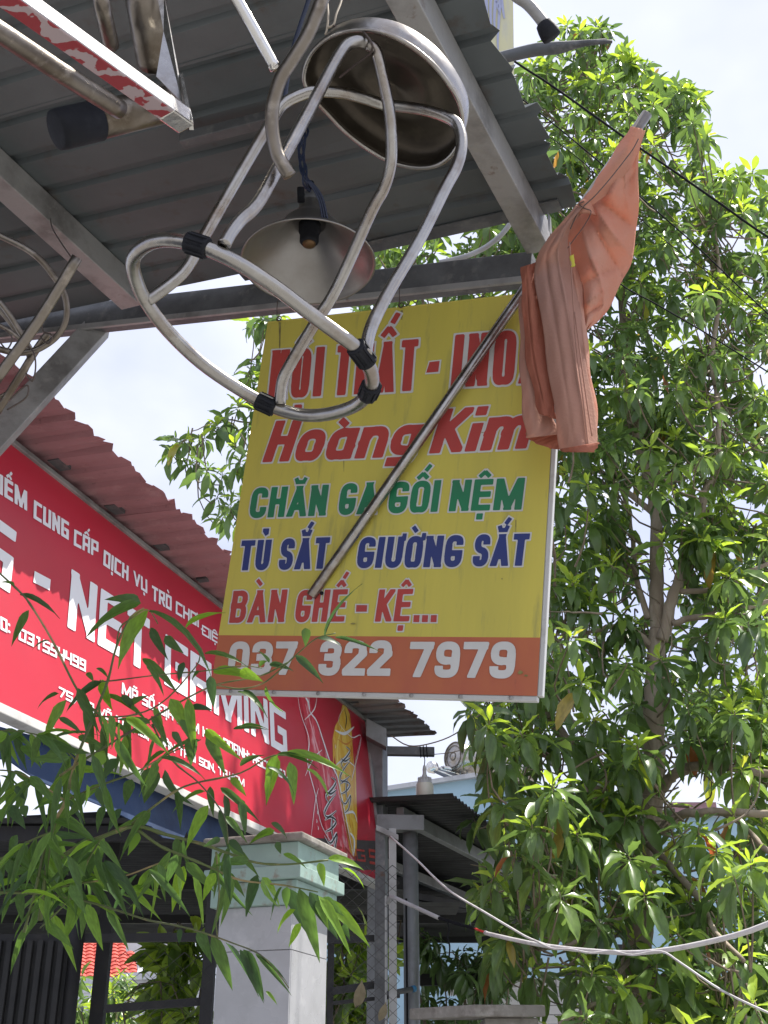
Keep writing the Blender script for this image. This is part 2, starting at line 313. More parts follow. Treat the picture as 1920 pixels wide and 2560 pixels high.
ACC = {'acute': [(.40,1.30,.75,1.48)], 'grave': [(.15,1.48,.5,1.30)], 'hook': [(.30,1.50,.62,1.50),(.62,1.50,.62,1.40),(.62,1.40,.42,1.34)], 'dot': [(.47,-.34,.53,-.34)],
 'circ': [(.12,1.22,.5,1.40),(.5,1.40,.88,1.22)], 'breve': [(.12,1.42,.25,1.27),(.25,1.27,.75,1.27),(.75,1.27,.88,1.42)], 'tilde': [(.1,1.3,.35,1.4),(.35,1.4,.6,1.3),(.6,1.3,.9,1.4)], 'horn': [(1,.98,1.26,1.02),(1.26,1.02,1.26,1.16)], 'bar': [(-.22,.5,.4,.5)], 'acute2': [(.70,1.52,1.0,1.72)], 'grave2': [(.1,1.5,.45,1.36)], 'hook2': [(.7,1.5,.95,1.66)]}
DEC = {'Ể': ('E', 'circ', 'hook2'), 'Ấ': ('A', 'circ', 'acute2'), 'Ị': ('I', 'dot'), 'Ụ': ('U', 'dot'), 'Ò': ('O', 'grave'), 'Ơ': ('O', 'horn'), 'Đ': ('D', 'bar'), 'Â': ('A', 'circ'), 'Ệ': ('E', 'circ', 'dot'),
 'Ã': ('A', 'tilde'), 'Ố': ('O', 'circ', 'acute2'), 'Õ': ('O', 'tilde'), 'Ồ': ('O', 'circ', 'grave2'), 'Ỉ': ('I', 'hook'), 'Ộ': ('O', 'circ', 'dot'), 'Ă': ('A', 'breve'), 'Ủ': ('U', 'hook'), 'Ắ': ('A', 'breve', 'acute2'),
 'Ư': ('U', 'horn'), 'Ờ': ('O', 'horn', 'grave'), 'À': ('A', 'grave'), 'Ế': ('E', 'circ', 'acute2'), 'à': ('a', 'gravel'), 'Ớ': ('O', 'horn', 'acute'), 'Ử': ('U', 'horn', 'hook')}
SQ = {'S': '1,1 0,1 0,.5 1,.5 1,0 0,0', 'G': '1,1 0,1 0,0 1,0 1,.48 .6,.48', 'C': '1,1 0,1 0,0 1,0', '3': '0,1 1,1 1,0 0,0|.3,.5 1,.5', '9': '1,.5 0,.5 0,1 1,1 1,0 0,0', '6': '1,1 0,1 0,0 1,0 1,.5 0,.5', '2': '0,1 1,1 1,.5 0,.5 0,0 1,0', 'B': '.4,0 0,0 0,1 .9,1 .9,.5 0,.5|.9,.5 1,.5 1,0 .3,0', '5': '1,1 0,1 0,.5 1,.5 1,0 0,0'}
ACC['gravel'] = [(.05, 1.04, .45, .88)]
WCH = {'I': .001, 'i': .001, '.': .05, ',': .05, ':': .05, '-': .5, 'Đ': .8}
def glyph_strokes(g, rounded, w, rad):
    """-> list of (x0, y0, x1, y1, ext0, ext1, kind) ; kind 0 box, 1 capsule, 2 slanted"""
    spec = ALP[g]
    if not rounded: spec = SQ.get(g, spec)
    if rounded and g == 'A': spec = '0,0 .5,1|.5,1 1,0|.2,.26 .8,.26'
    O = []
    for path in spec.split('|'):
        P = []
        for q in path.split():
            a = [float(v) for v in q.split(',')]; P.append((a[0]*w, a[1], (a[2] if len(a) > 2 else 0)*rad*(1 if rounded else .0)))
        n = len(P); pr = None
        ent = []                                    # trimmed straight pieces between fillets
        for i in range(n-1):
            ax, ay, ar = P[i]; bx, by, br = P[i+1]; L_ = math.hypot(bx-ax, by-ay)+1e-9; ux, uy = (bx-ax)/L_, (by-ay)/L_
            ar = min(ar, L_*.5) if i > 0 else 0; br = min(br, L_*.5) if i < n-2 else 0
            ent.append((ax+ux*ar, ay+uy*ar, bx-ux*br, by-uy*br, ar, br))
        for i, (x0, y0, x1, y1, ar, br) in enumerate(ent):
            ax_ = abs(x1-x0) < 1e-6 or abs(y1-y0) < 1e-6
            mid_ = lambda x, y: rounded and abs(x1-x0) < 1e-6 and .05 < y < .95 and g not in 'agnm'
            O.append((x0, y0, x1, y1, 0 if (ar > 0 or (i == 0 and mid_(x0, y0))) else 1, 0 if (br > 0 or (i == len(ent)-1 and mid_(x1, y1))) else 1, 0 if ax_ else 2))
            if i < len(ent)-1 and br > 0:
                cx, cy = P[i+1][0], P[i+1][1]; nx, ny = ent[i+1][0], ent[i+1][1]; px, py = x1, y1
                for k in range(1, 9):
                    t = k/8; qx = (1-t)**2*x1+2*t*(1-t)*cx+t*t*nx; qy = (1-t)**2*y1+2*t*(1-t)*cy+t*t*ny
                    # pull towards a circular arc
                    O.append((px, py, qx, qy, 0, 0, 1)); px, py = qx, qy
    return O
def sdf_strokes(text, Wd, H, t, cell, pad, rounded, base_w=.42, gap=None, rad=.26):
    """t = half stroke width as a fraction of the height; widths in units of the inner height"""
    tt_ = t/(1-2*t)
    def lay(bw, gp):
        adv = 0; S = []
        for ch in text:
            if ch == ' ': adv += bw*.6+.16; continue
            names = DEC.get(ch, (ch,)); w_ = WCH.get(names[0], None)
            w_ = bw if w_ is None else (w_*bw if w_ > .3 else w_)
            if names[0] in 'Mm': w_ = w_*1.45+tt_*.8
            if names[0] == 'A' and rounded: w_ = w_*1.1+tt_*.3
            if ch == 'Đ': w_ *= 1.2
            for k, g in enumerate(names):
                if k == 0:
                    for q in glyph_strokes(g, rounded, w_, min(rad, w_*.62+.02)): S.append((adv+q[0], q[1], adv+q[2], q[3], q[4], q[5], q[6], 1, 0))
                else:
                    ww = w_ if g == 'horn' else max(w_, .34); off = (w_-ww)/2
                    for (x0, y0, x1, y1) in ACC[g]: S.append((adv+off+x0*ww, y0, adv+off+x1*ww, y1, 0, 0, 1 if (x0 != x1 and y0 != y1 and g != 'dot') else 0, .62 if g != 'dot' else .9, 1))
            adv += w_+2*tt_+gp
        S = np.array(S, float); return S, S[:, [0, 2]].max()
    want = (Wd/H-2*t)/(1-2*t); gp = gap if gap is not None else (.10 if rounded else .11); lo_, hi_ = .12, 1.4
    for _ in range(24):
        mid = (lo_+hi_)/2
        if lay(mid, gp)[1] > want: hi_ = mid
        else: lo_ = mid
    S, xm = lay((lo_+hi_)/2, gp)
    S = np.array(S, float); xmax = S[:, [0, 2]].max(); tt = t*H
    sx = (Wd-2*tt)/xmax; sy = H-2*tt
    S[:, [0, 2]] = S[:, [0, 2]]*sx+tt; S[:, [1, 3]] = S[:, [1, 3]]*sy+tt
    lo = np.array([S[:, [0, 2]].min(), S[:, [1, 3]].min()])-pad; hi = np.array([S[:, [0, 2]].max(), S[:, [1, 3]].max()])+pad
    xs = np.arange(lo[0], hi[0]+cell, cell); ys = np.arange(lo[1], hi[1]+cell, cell); X, Y = np.meshgrid(xs, ys)
    D = np.full(X.shape, 1e9)
    for x0, y0, x1, y1, e0, e1, kind, f, acc in S:
        r = tt*f; rx, ry = r, r*(.86 if not acc else 1)
        dx, dy = x1-x0, y1-y0; Ls = math.hypot(dx, dy)+1e-9
        if kind == 1 or (acc and kind == 1):
            q = np.clip(((X-x0)*dx+(Y-y0)*dy)/(Ls*Ls), 0, 1); d = np.hypot(X-x0-q*dx, Y-y0-q*dy)-(rx+ry)/2
            if acc: d = np.maximum(np.abs((X-x0)*dy-(Y-y0)*dx)/Ls-r, np.maximum(-((X-x0)*dx+(Y-y0)*dy)/Ls, ((X-x0)*dx+(Y-y0)*dy)/Ls-Ls)-r*.3)
        elif kind == 0:
            if acc: e0 = e1 = .9
            if abs(dx) >= abs(dy):
                a, b = (x0, x1) if x0 <= x1 else (x1, x0); ea, eb = (e0, e1) if x0 <= x1 else (e1, e0)
                d = np.maximum(np.maximum(a-X-rx*ea, X-b-rx*eb), np.abs(Y-y0)-ry)
            else:
                a, b = (y0, y1) if y0 <= y1 else (y1, y0); ea, eb = (e0, e1) if y0 <= y1 else (e1, e0)
                d = np.maximum(np.maximum(a-Y-ry*ea, Y-b-ry*eb), np.abs(X-x0)-rx)
        else:
            d = np.abs((X-x0)*dy-(Y-y0)*dx)/Ls-r*.96
            d = np.maximum(d, np.maximum(min(y0, y1)-ry-Y, Y-max(y0, y1)-ry)); d = np.maximum(d, np.maximum(min(x0, x1)-rx*1.15-X, X-max(x0, x1)-rx*1.15))
        D = np.minimum(D, d)
    return xs, ys, D
def iso_mesh(xs, ys, D, lvl):
    """flat polygons where D < lvl (marching squares, full cells merged in runs)"""
    S = D-lvl; ny, nx = S.shape; V = []; F = []; idx = {}
    def vert(k, x, y):
        if k not in idx: idx[k] = len(V); V.append((x, y))
        return idx[k]
    neg = S < 0
    cntc = neg[:-1, :-1].astype(int)+neg[1:, :-1]+neg[:-1, 1:]+neg[1:, 1:]
    for j in range(ny-1):
        row = cntc[j]; i = 0
        nz = np.nonzero(row)[0]
        q = 0
        while q < len(nz):
            i = nz[q]
            if row[i] == 4:
                e = q
                while e+1 < len(nz) and nz[e+1] == nz[e]+1 and row[nz[e+1]] == 4: e += 1
                a, b = i, nz[e]+1
                F.append((vert(('p', a, j), xs[a], ys[j]), vert(('p', b, j), xs[b], ys[j]), vert(('p', b, j+1), xs[b], ys[j+1]), vert(('p', a, j+1), xs[a], ys[j+1])))
                q = e+1; continue
            c = [(i, j), (i+1, j), (i+1, j+1), (i, j+1)]; poly = []
            for k in range(4):
                p, r = c[k], c[(k+1) % 4]; sp, sr = S[p[1], p[0]], S[r[1], r[0]]
                if sp < 0: poly.append(vert(('p', *p), xs[p[0]], ys[p[1]]))
                if (sp < 0) != (sr < 0):
                    f = sp/(sp-sr); key = ('e', *min(p, r), *max(p, r))
                    poly.append(vert(key, xs[p[0]]+(xs[r[0]]-xs[p[0]])*f, ys[p[1]]+(ys[r[1]]-ys[p[1]])*f))
            if len(poly) >= 3: F.append(tuple(poly))
            q += 1
    return V, F
class Board:
    """flat sign face: photograph pixels to its own plane"""
    def __init__(s, corners, d0):
        TL, TR, BR, BL = quad4(corners, d0); s.TL = TL; s.TR = TR; s.BR = BR; s.BL = BL
        s.u = (TR-TL).normalized(); n = (TR-TL).cross(BL-TL).normalized()
        if n.dot(CAM-TL) < 0: n = -n
        s.n = n; s.v = n.cross(s.u).normalized()
        if s.v.dot(TL-BL) < 0: s.v = -s.v
        s.B = Matrix((s.u, s.v, s.n)).transposed()
    def p(s, px, py, off=0): 
        q = onplane(px, py, s.TL, s.n); return q+s.n*off
    def quad(s, name, pts, mat, off, parent, **k):
        G1 = G(); V = [s.p(*q, off) for q in pts]; G1.add(V, [tuple(range(len(V)))]); return G1.obj(name, mat, parent, **k)
    def text(s, txt, bl, br, tl, mats, off, parent, kind='font', t=.055, outline=0, cells=40, name='lettering', gap=None, bw=.36):
        o = s.p(*bl); X = s.p(*br)-o; Yv = s.p(*tl)-o; Wd = X.length; H = Yv.length
        tt = t*H; ol = outline*H; cell = H/cells
        xs, ys, D = sdf_strokes(txt, Wd, H, t, cell, tt+ol+2*cell, kind == 'font', bw, gap)
        for (lv, m, of) in (([(ol, mats[1], off)] if outline else [])+[(0, mats[0], off+.0012)]):
            V, F = iso_mesh(xs, ys, D, lv)
            g = G(); g.add([o+X*(a/Wd)+Yv*(b/H)+s.n*of for a, b in V], F)
            g.obj(name if lv == 0 else 'lettering_outline', m, parent)
# ================================================================== ground
g = G(); g.add([(-400, -400, 0), (400, -400, 0), (400, 400, 0), (-400, 400, 0)], [(0, 1, 2, 3)])
tag(g.obj('ground', M['ground']), kind='structure')
S_DIR = dirvp(2554, 2790); S_DIR.z = 0; S_DIR.normalize()          # along the street
P_DIR = Vector((S_DIR.y, -S_DIR.x, 0))                              # out from the house fronts
UP = Vector((0, 0, 1))
# ================================================================== boards
YS = Board([(669, 808), (1400, 727), (1343, 1740), (526, 1722)], 4.02)
def corr_sheet(name, o, rib, across, L_rib, n, pitch, prof, mat, parent, jag=0, lap=0, th=.0012, seg=1, label=None, nrm=None, bow=0):
    """corrugated sheet: o corner, rib = unit vector along the ribs, across = unit vector over them; prof = (fraction of pitch, height)"""
    rib = Vector(rib).normalized(); across = Vector(across).normalized(); nn = rib.cross(across).normalized() if nrm is None else Vector(nrm)
    pts = []
    for k in range(n):
        for f, h in prof: pts.append(((k+f)*pitch, h))
    pts.append((n*pitch, prof[0][1]))
    V = []; F = []; m = len(pts)
    for (x, h) in pts:
        j0 = random.uniform(-jag, jag); 
        for q in range(seg+1):
            f = q/seg; hh = h+(random.uniform(-.008, .008) if (jag and q == seg) else 0)+lap
            V.append(o+across*x+nn*hh+rib*(L_rib*f+(j0 if q == seg else 0)))
    s = seg+1
    for i in range(m-1):
        for q in range(seg): F.append((i*s+q, (i+1)*s+q, (i+1)*s+q+1, i*s+q+1))
    ob = obj(name, V, F, mat, parent, label=label)
    sm = ob.modifiers.new('thickness', 'SOLIDIFY'); sm.thickness = th
    return ob
TRAP = [(0, 0), (.70, 0), (.76, .016), (.94, .016)]
WAVE = [(k/8, .011*math.cos(2*math.pi*k/8)) for k in range(8)]
TRAPE = [(0, 0), (.5, 0), (.58, -.024), (.92, -.024)]
# ------------------------------------------------------------------ the big awning
PB0, PB1 = YS.p(400, 776), YS.p(1340, 672)
bdir = (PB1-PB0).normalized()
aw = thing('awning', (PB0.x, PB0.y, 0), 'grey corrugated metal awning on steel beams above the yellow sign', 'awning')
A_L = onplane(-420, 868, YS.TL-YS.n*.03, YS.n); A_R = onplane(1332, 674, YS.TL-YS.n*.03, YS.n)
bd = (A_R-A_L).normalized(); bn = YS.n; bv = bn.cross(bd).normalized()
if bv.z < 0: bv = -bv
hB = m_px(80, 3.9)
g = G(); g.beam(A_L, A_R, bn*.05, bv*hB); mainbeam = g.obj('beam', M['galv_dark'], aw, bevel=.003)
# lip of the channel standing a little proud along the beam's foot
g = G(); g.beam(A_L-bv*hB*.5+bn*.030, A_R-bv*hB*.5+bn*.030, bn*.012, bv*.022); g.obj('flange', M['galv'], mainbeam, bevel=.002)
# roof plane: passes just above the beam's right end
D_ROOF = -dirvp(-6300, 2100)                                        # ribs, down the slope towards the street
NR = S_DIR.cross(D_ROOF).normalized()
if NR.z < 0: NR = -NR
RO = at(1345, 560, A_R.y*.985)
ROOF_O = RO
def roofp(px, py, off=0): return onplane(px, py, ROOF_O+NR*off, NR)
# purlins, running with the street, carried by the beam
def purlin(pa, pb, wpx, name='purlin', ext0=0, ext1=0, hh=.095, wd=.05, m='galv'):
    a = onplane(*pa, ROOF_O-NR*(hh/2+.004), NR); b = onplane(*pb, ROOF_O-NR*(hh/2+.004), NR)
    d = (b-a).normalized(); a = a-d*ext0; b = b+d*ext1; wv = d.cross(NR).normalized()*wd
    g = G(); g.beam(a, b, wv, NR*hh); return g.obj(name, M[m], aw, bevel=.003)
purlin((1037, 20), (1342, 590), 90, ext0=2.5, ext1=.02, wd=.075, hh=.10)
purlin((20, 455), (325, 735), 90, ext0=2.5, ext1=.02, wd=.085, hh=.09)
# sheets: far corner at the street side
FC = roofp(1443, 500); fe = roofp(1164, 0)
edge_dir = (fe-FC).normalized()                                     # back over the camera
rib = D_ROOF; Lr = 5.2
accross = -S_DIR
pitch = .15; per = 6
start = FC-rib*Lr+S_DIR*.02
for k in range(8):
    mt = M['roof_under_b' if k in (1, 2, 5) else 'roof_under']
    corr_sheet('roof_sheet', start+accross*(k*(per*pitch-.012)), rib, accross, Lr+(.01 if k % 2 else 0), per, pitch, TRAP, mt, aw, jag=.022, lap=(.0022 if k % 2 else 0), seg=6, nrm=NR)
# brown stained strips let into the low end of the left field
g = G()
# thin flashing along the far end of the roof
a = roofp(603, 690, -.012); b = roofp(1400, 512, -.012)
g = G(); g.beam(a, b, NR.cross((b-a).normalized())*.055, NR*.004); g.obj('flashing', M['galv_dark'], aw)
# diagonal brace from the beam down to a post outside the left edge
dB = (YS.p(230, 800)-CAM).dot(CF); ba = W(224, 842, dB+.03); bb = W(-190, 1290, dB-.45)
g = G(); d = (bb-ba).normalized(); sv = d.cross(CF).normalized(); fv = d.cross(sv).normalized()
g.beam(ba-d*.06, bb, sv*.09, fv*.06); g.obj('brace', M['galv'], aw, bevel=.003)
g = G(); g.beam((bb.x-.05, bb.y, 0), (bb.x-.05, bb.y, bb.z+.6), (.09, 0, 0), (0, .09, 0)); g.obj('post', M['galv'], aw, bevel=.004)
# small angle bracket at the corner
g = G(); g.box(W(1372, 575, 3.62), CF*.004, S_DIR*.035, UP*.075); g.obj('bracket', M['galv_dark'], aw)
# a short stub of tube welded under the sheets
pa, pb = roofp(455, 352, -.05), roofp(690, 292, -.05)
g = G(); g.beam(pa, pb, UP*.035, (pb-pa).normalized().cross(UP)*.035); g.obj('stub_rail', M['galv_dark'], aw, bevel=.003)

R0 = random.Random(4)
# ------------------------------------------------------------------ yellow hanging sign
ys = thing('hanging_sign', YS.BL, 'yellow hanging signboard with red, green and blue lettering and an orange phone band', 'sign', basis=YS.B)
TL, TR, BR, BL = YS.TL, YS.TR, YS.BR, YS.BL
th = .018
g = G(); g.box(BL-YS.n*th, BR-BL, TL-BL, YS.n*(th-.002)); g.obj('backing', M['frame_white'], ys, bevel=.002)
y_o = .0005
g = G(); g.add([YS.p(669, 808, y_o), YS.p(546.5, 1588, y_o), YS.p(1351, 1594, y_o), YS.p(1400, 727, y_o)], [(0, 1, 2, 3)])
g.obj('yellow_face', M['y_print'], ys)
g = G(); g.add([YS.p(546.5, 1588, y_o), YS.p(526, 1722, y_o), YS.p(1343, 1740, y_o), YS.p(1351, 1594, y_o)], [(0, 1, 2, 3)])
g.obj('orange_band', M['o_print'], ys)
# bottom and side rails of the frame
for nm, a, b, wv in (('frame_rail', BL, BR, YS.v), ('frame_rail', BR, TR, -YS.u)):
    g = G(); q = (b-a).normalized(); g.beam(a-YS.n*.012-wv*.007, b-YS.n*.012-wv*.007, wv*.014, YS.n*.022); g.obj(nm, M['frame_white'], ys, bevel=.002)
g = G(); g.beam(TL-YS.n*.010+YS.v*.003, TR-YS.n*.010+YS.v*.003, YS.v*.006, YS.n*.024); g.obj('frame_rail', M['y_print'], ys, bevel=.002)
for i in range(7):      # pop rivets along the bottom rail
    c = BL+(BR-BL)*((i+.5)/7)-YS.v*.007+YS.n*.0025
    g = G(); g.lathe(c, YS.n, [(.006, 0), (.006, .002), (.003, .004), (.0001, .0045)], 8); g.obj('rivet', M['galv'], ys, smooth=True)
wr = (M['r_print'], M['w_print']); wg = (M['g_print'], M['w_print']); wb = (M['b_print'], M['w_print'])
LO = .0018
def ytext(z, tx, bl, br, tl, m, **k): YS.text(tx, z(*bl), z(*br), z(*tl), m, LO, ys, **k)
ytext(Z5, 'NỘI', (162, 922), (468, 905), (192, 635), wr, outline=.035, t=.082, bw=.34)
ytext(Z5, 'THẤT', (537, 903), (1010, 873), (567, 607), wr, outline=.035, t=.082, bw=.34)
ytext(Z5, 'INOX', (1213, 857), (1735, 826), (1243, 545), wr, outline=.035, t=.082, bw=.34)
YS.quad('lettering_outline', [Z5(1088, 698), Z5(1162, 690), Z5(1152, 770), Z5(1066, 776)], M['w_print'], LO, ys)
YS.quad('lettering', [Z5(1094, 706), Z5(1152, 699), Z5(1144, 761), Z5(1074, 767)], M['r_print'], LO+.0012, ys)
ytext(Z5, 'Hoàng', (128, 1287), (1010, 1252), (212, 1040), wr, outline=.035, t=.115, bw=.62)
ytext(Z5, 'Kim', (1088, 1237), (1650, 1207), (1170, 972), wr, outline=.035, t=.115, bw=.62)
ytext(Z5, 'CHĂN', (50, 1607), (492, 1592), (78, 1428), wg, outline=.045, t=.105, bw=.34)
ytext(Z5, 'GA', (562, 1590), (782, 1580), (590, 1404), wg, outline=.045, t=.105, bw=.34)
ytext(Z5, 'GỐI', (848, 1580), (1138, 1570), (876, 1395), wg, outline=.045, t=.105, bw=.34)
ytext(Z5, 'NỆM', (1203, 1568), (1622, 1558), (1230, 1383), wg, outline=.045, t=.105, bw=.34)
ytext(ZB, 'TỦ', (-10, 434), (165, 430), (14, 256), wb, outline=.045, t=.105, bw=.34)
ytext(ZB, 'SẮT', (220, 430), (500, 423), (246, 246), wb, outline=.045, t=.105, bw=.34)
ytext(ZB, 'GIƯỜNG', (668, 420), (1272, 413), (696, 238), wb, outline=.045, t=.105, bw=.34)
ytext(ZB, 'SẮT', (1336, 410), (1650, 406), (1362, 222), wb, outline=.045, t=.105, bw=.34)
wo = (M['r_print'], M['w_print'])
ytext(ZB, 'BÀN', (-62, 735), (253, 730), (-34, 546), wo, outline=.04, t=.092, bw=.34)
ytext(ZB, 'GHẾ', (313, 731), (603, 727), (340, 543), wo, outline=.04, t=.092, bw=.34)
ytext(ZB, 'KỆ', (778, 728), (975, 726), (806, 538), wo, outline=.04, t=.092, bw=.34)
def sq(z, x0, y0, x1, y1, o=8):
    YS.quad('lettering_outline', [z(x0-o+3, y0-o), z(x1+o+3, y0-o), z(x1+o, y1+o), z(x0-o, y1+o)], M['w_print'], LO, ys)
    YS.quad('lettering', [z(x0+3, y0), z(x1+3, y0), z(x1, y1), z(x0, y1)], M['r_print'], LO+.0012, ys)
sq(ZB, 670, 630, 732, 668)
for x in (1000, 1049, 1099): sq(ZB, x, 688, x+34, 728, 7)
wn = (M['w_print'],)
ytext(ZB, '037', (-73, 1033), (318, 1036), (-52, 838), wn, t=.118, bw=.36)
ytext(ZB, '322', (448, 1038), (866, 1042), (470, 832), wn, t=.118, bw=.36)
ytext(ZB, '7979', (962, 1048), (1580, 1056), (985, 838), wn, t=.118, bw=.36)
M['stain'] = mat('rust_stain', (.17, .14, .05), .7, 0, [((.30, .27, .08), 30, .4, .65)])
for x, y0, y1, w_ in ((700, 806, 880, 3.2), (1005, 776, 800, 3), (1310, 1640, 1700, 0), (1290, 1300, 1345, 1.4), (860, 1150, 1180, 1.2)):
    if w_: YS.quad('stain', [(x-w_, y0), (x+w_, y0), (x+w_*.2, y1), (x-w_*.4, y1)], M['stain'], .0011, ys)
for cx, cy, rx_, ry_ in ((1302, 1682, 9, 5), (1316, 1690, 5, 3), (884, 1560, 7, 2.5), (1256, 1448, 2.2, 2.2), (1206, 1082, 6, 1.2)):
    YS.quad('stain', [(cx+rx_*math.cos(a)*R0.uniform(.5, 1.2), cy+ry_*math.sin(a)*R0.uniform(.5, 1.2)) for a in np.linspace(0, 5.8, 11)], M['stain'], .0036, ys)
# wires that tie the sign to the beam
for k, x in enumerate((700, 1005)):
    a = YS.p(x, 803-(x-669)*.11, .004)
    g = G(); g.tube([a+YS.n*.012-YS.v*.014, a+YS.v*.05+YS.n*.03, a+YS.v*.11+YS.n*.035+YS.u*.02, a+YS.v*.15+YS.n*.02], .0016, 5, sub=3)
    g.tube([a+YS.u*.009*math.cos(q)+YS.v*.009*math.sin(q)+YS.n*.004 for q in np.linspace(0, 6, 9)], .0022, 5)
    tag(g.obj('tie_wire', M['wire']), ['thin tie wire holding the top left corner of the yellow sign', 'thin tie wire holding the middle of the yellow sign top'][k], 'wire', 'wires tying the yellow sign to the beam')

# ------------------------------------------------------------------ red shop sign
def gnd(px, Y):
    p = at(px, 2500, Y); return Vector((p.x, Y, 0))
RS = Board([(-30, 1067), (912, 1804), (954, 2209), (-120, 1706)], 4.4)
rs = thing('shop_sign', RS.BL, 'large red shop sign with white lettering and two drink bottles, left of the yellow sign', 'sign', basis=RS.B)
E0 = RS.u*-.7
g = G(); g.box(RS.BL+E0-RS.n*.03, RS.BR-RS.BL-E0, RS.TL-RS.BL, RS.n*.0295); g.obj('backing', M['frame_white'], rs)
g = G(); g.add([RS.BL+E0+RS.n*.0005, RS.BR+RS.n*.0005, RS.TR+RS.n*.0005, RS.TL+E0+RS.n*.0005], [(0, 1, 2, 3)]); g.obj('red_face', M['red_sign'], rs)
vd = (RS.TL-RS.BL).normalized()
g = G(); g.beam(RS.BL+E0-vd*.018-RS.n*.01, RS.BR-vd*.018-RS.n*.01, vd*.036, RS.n*.05); g.obj('frame_rail', M['frame_white'], rs, bevel=.003)
g = G(); g.beam(RS.TL+E0+vd*.012-RS.n*.01, RS.TR+vd*.012-RS.n*.01, vd*.024, RS.n*.05); g.obj('frame_rail', M['galv'], rs, bevel=.003)
g = G(); g.beam(RS.BR+RS.u*.011-RS.n*.01, RS.TR+RS.u*.011-RS.n*.01, RS.u*.022, RS.n*.05); g.obj('frame_rail', M['post_light'], rs, bevel=.003)
ws = (M['sign_white'],)
def rtext(z, tx, bl, br, tl, th_=.108, cells=30, **k): RS.text(tx, z(*bl), z(*br), z(*tl), ws, .002, rs, kind='techno', t=th_, cells=cells, **k)
rtext(Z0, 'ĐIỂM', (-75, 40), (152, 182), (-72, -80))
rtext(Z0, 'CUNG', (188, 222), (392, 350), (192, 113))
rtext(Z0, 'CẤP', (420, 378), (562, 452), (424, 282))
rtext(Z0, 'DỊCH', (590, 492), (735, 587), (595, 400))
rtext(Z0, 'VỤ', (766, 602), (845, 657), (766, 520))
rtext(Z0, 'TRÒ', (870, 692), (985, 757), (872, 605))
rtext(Z0, 'CHƠI', (1008, 772), (1142, 852), (1010, 695))
rtext(Z0, 'ĐIỆN TỬ', (1160, 892), (1395, 1030), (1160, 832))
rtext(Z0, 'NG', (-330, 410), (52, 660), (-270, 30), .10, 36)
RS.quad('lettering', [Z0(195, 525), Z0(288, 575), Z0(282, 638), Z0(188, 590)], M['sign_white'], .0032, rs)
rtext(Z0, 'NET', (383, 853), (850, 1120), (412, 510), .10, 36)
rtext(Z0, 'GAMING', (942, 1180), (1654, 1592), (950, 882), .10, 36)
rtext(Z0, 'MSDN/ĐKKD:', (-420, 640), (55, 893), (-418, 555), .11, 20)
rtext(Z0, '031554499', (102, 922), (490, 1108), (107, 848), .11, 24)
rtext(Z0, 'MÃ SỐ ĐỊA ĐIỂM KINH DOANH: ASC07-618', (697, 1232), (1673, 1747), (700, 1165), .115, 20)
rtext(Z0, '75/6B VÕ THỊ HỒI, XUÂN THỚI SƠN, TP.HCM', (330, 1246), (1405, 1770), (335, 1188), .115, 20)
# drink bottles and the charcoal band printed on the right end
RS.quad('charcoal_band', [Z8(370, 585), Z8(785, 604), Z8(812, 772), Z8(560, 772)], M['band'], .0012, rs)
ws = (M['r_print'],)
RS.text('STING', Z8(470, 700), Z8(722, 728), Z8(462, 620), ws, .0022, rs, kind='techno', t=.1, cells=18, bw=.5)
RS.text('SI', Z8(744, 738), Z8(806, 748), Z8(738, 648), ws, .0022, rs, kind='techno', t=.1, cells=18, bw=.5)
def zq(*a): return [ZB(*p) if p[1] > 900 else Z8(*p) for p in a]
RS.quad('bottle_print', [ZB(345, 1150), ZB(392, 1150), ZB(425, 1270), ZB(470, 1400), ZB(520, 1560), Z8(560, 250), Z8(600, 450), Z8(640, 640), Z8(655, 735), Z8(560, 690), Z8(510, 620), Z8(480, 480), Z8(455, 300), Z8(430, 160), ZB(390, 1440), ZB(375, 1290)], M['bottle_r'], .0016, rs)
RS.quad('bottle_print', [ZB(588, 1205), ZB(608, 1205), ZB(632, 1260), ZB(640, 1340), ZB(648, 1450), ZB(660, 1600), Z8(664, 100), Z8(668, 300), Z8(675, 520), Z8(668, 690), Z8(640, 700), Z8(612, 560), Z8(585, 400), Z8(560, 250), Z8(545, 110), ZB(536, 1550), ZB(532, 1400), ZB(545, 1330), ZB(572, 1280)], M['bottle_y'], .0016, rs)
def stroke(pts, wd, m, off=.0026, nm='emblem'):
    """brush stroke of tapering width printed on the sign, points in photograph pixels"""
    P = [RS.p(*q, off) for q in pts]; Rr = [1]*len(P); P, Rr = smooth_path(P, Rr, 5); n = len(P); V = []; F = []
    for i, p in enumerate(P):
        t = (P[min(i+1, n-1)]-P[max(i-1, 0)]).normalized(); s_ = t.cross(RS.n)*wd*(.25+.75*math.sin(math.pi*min(max(i/(n-1), .04), .96)))
        V += [p+s_, p-s_]
    F = [(2*i, 2*i+1, 2*i+3, 2*i+2) for i in range(n-1)]
    g = G(); g.add(V, F); g.obj(nm, m, rs)
W_, K_ = M['sign_white'], M['ink']
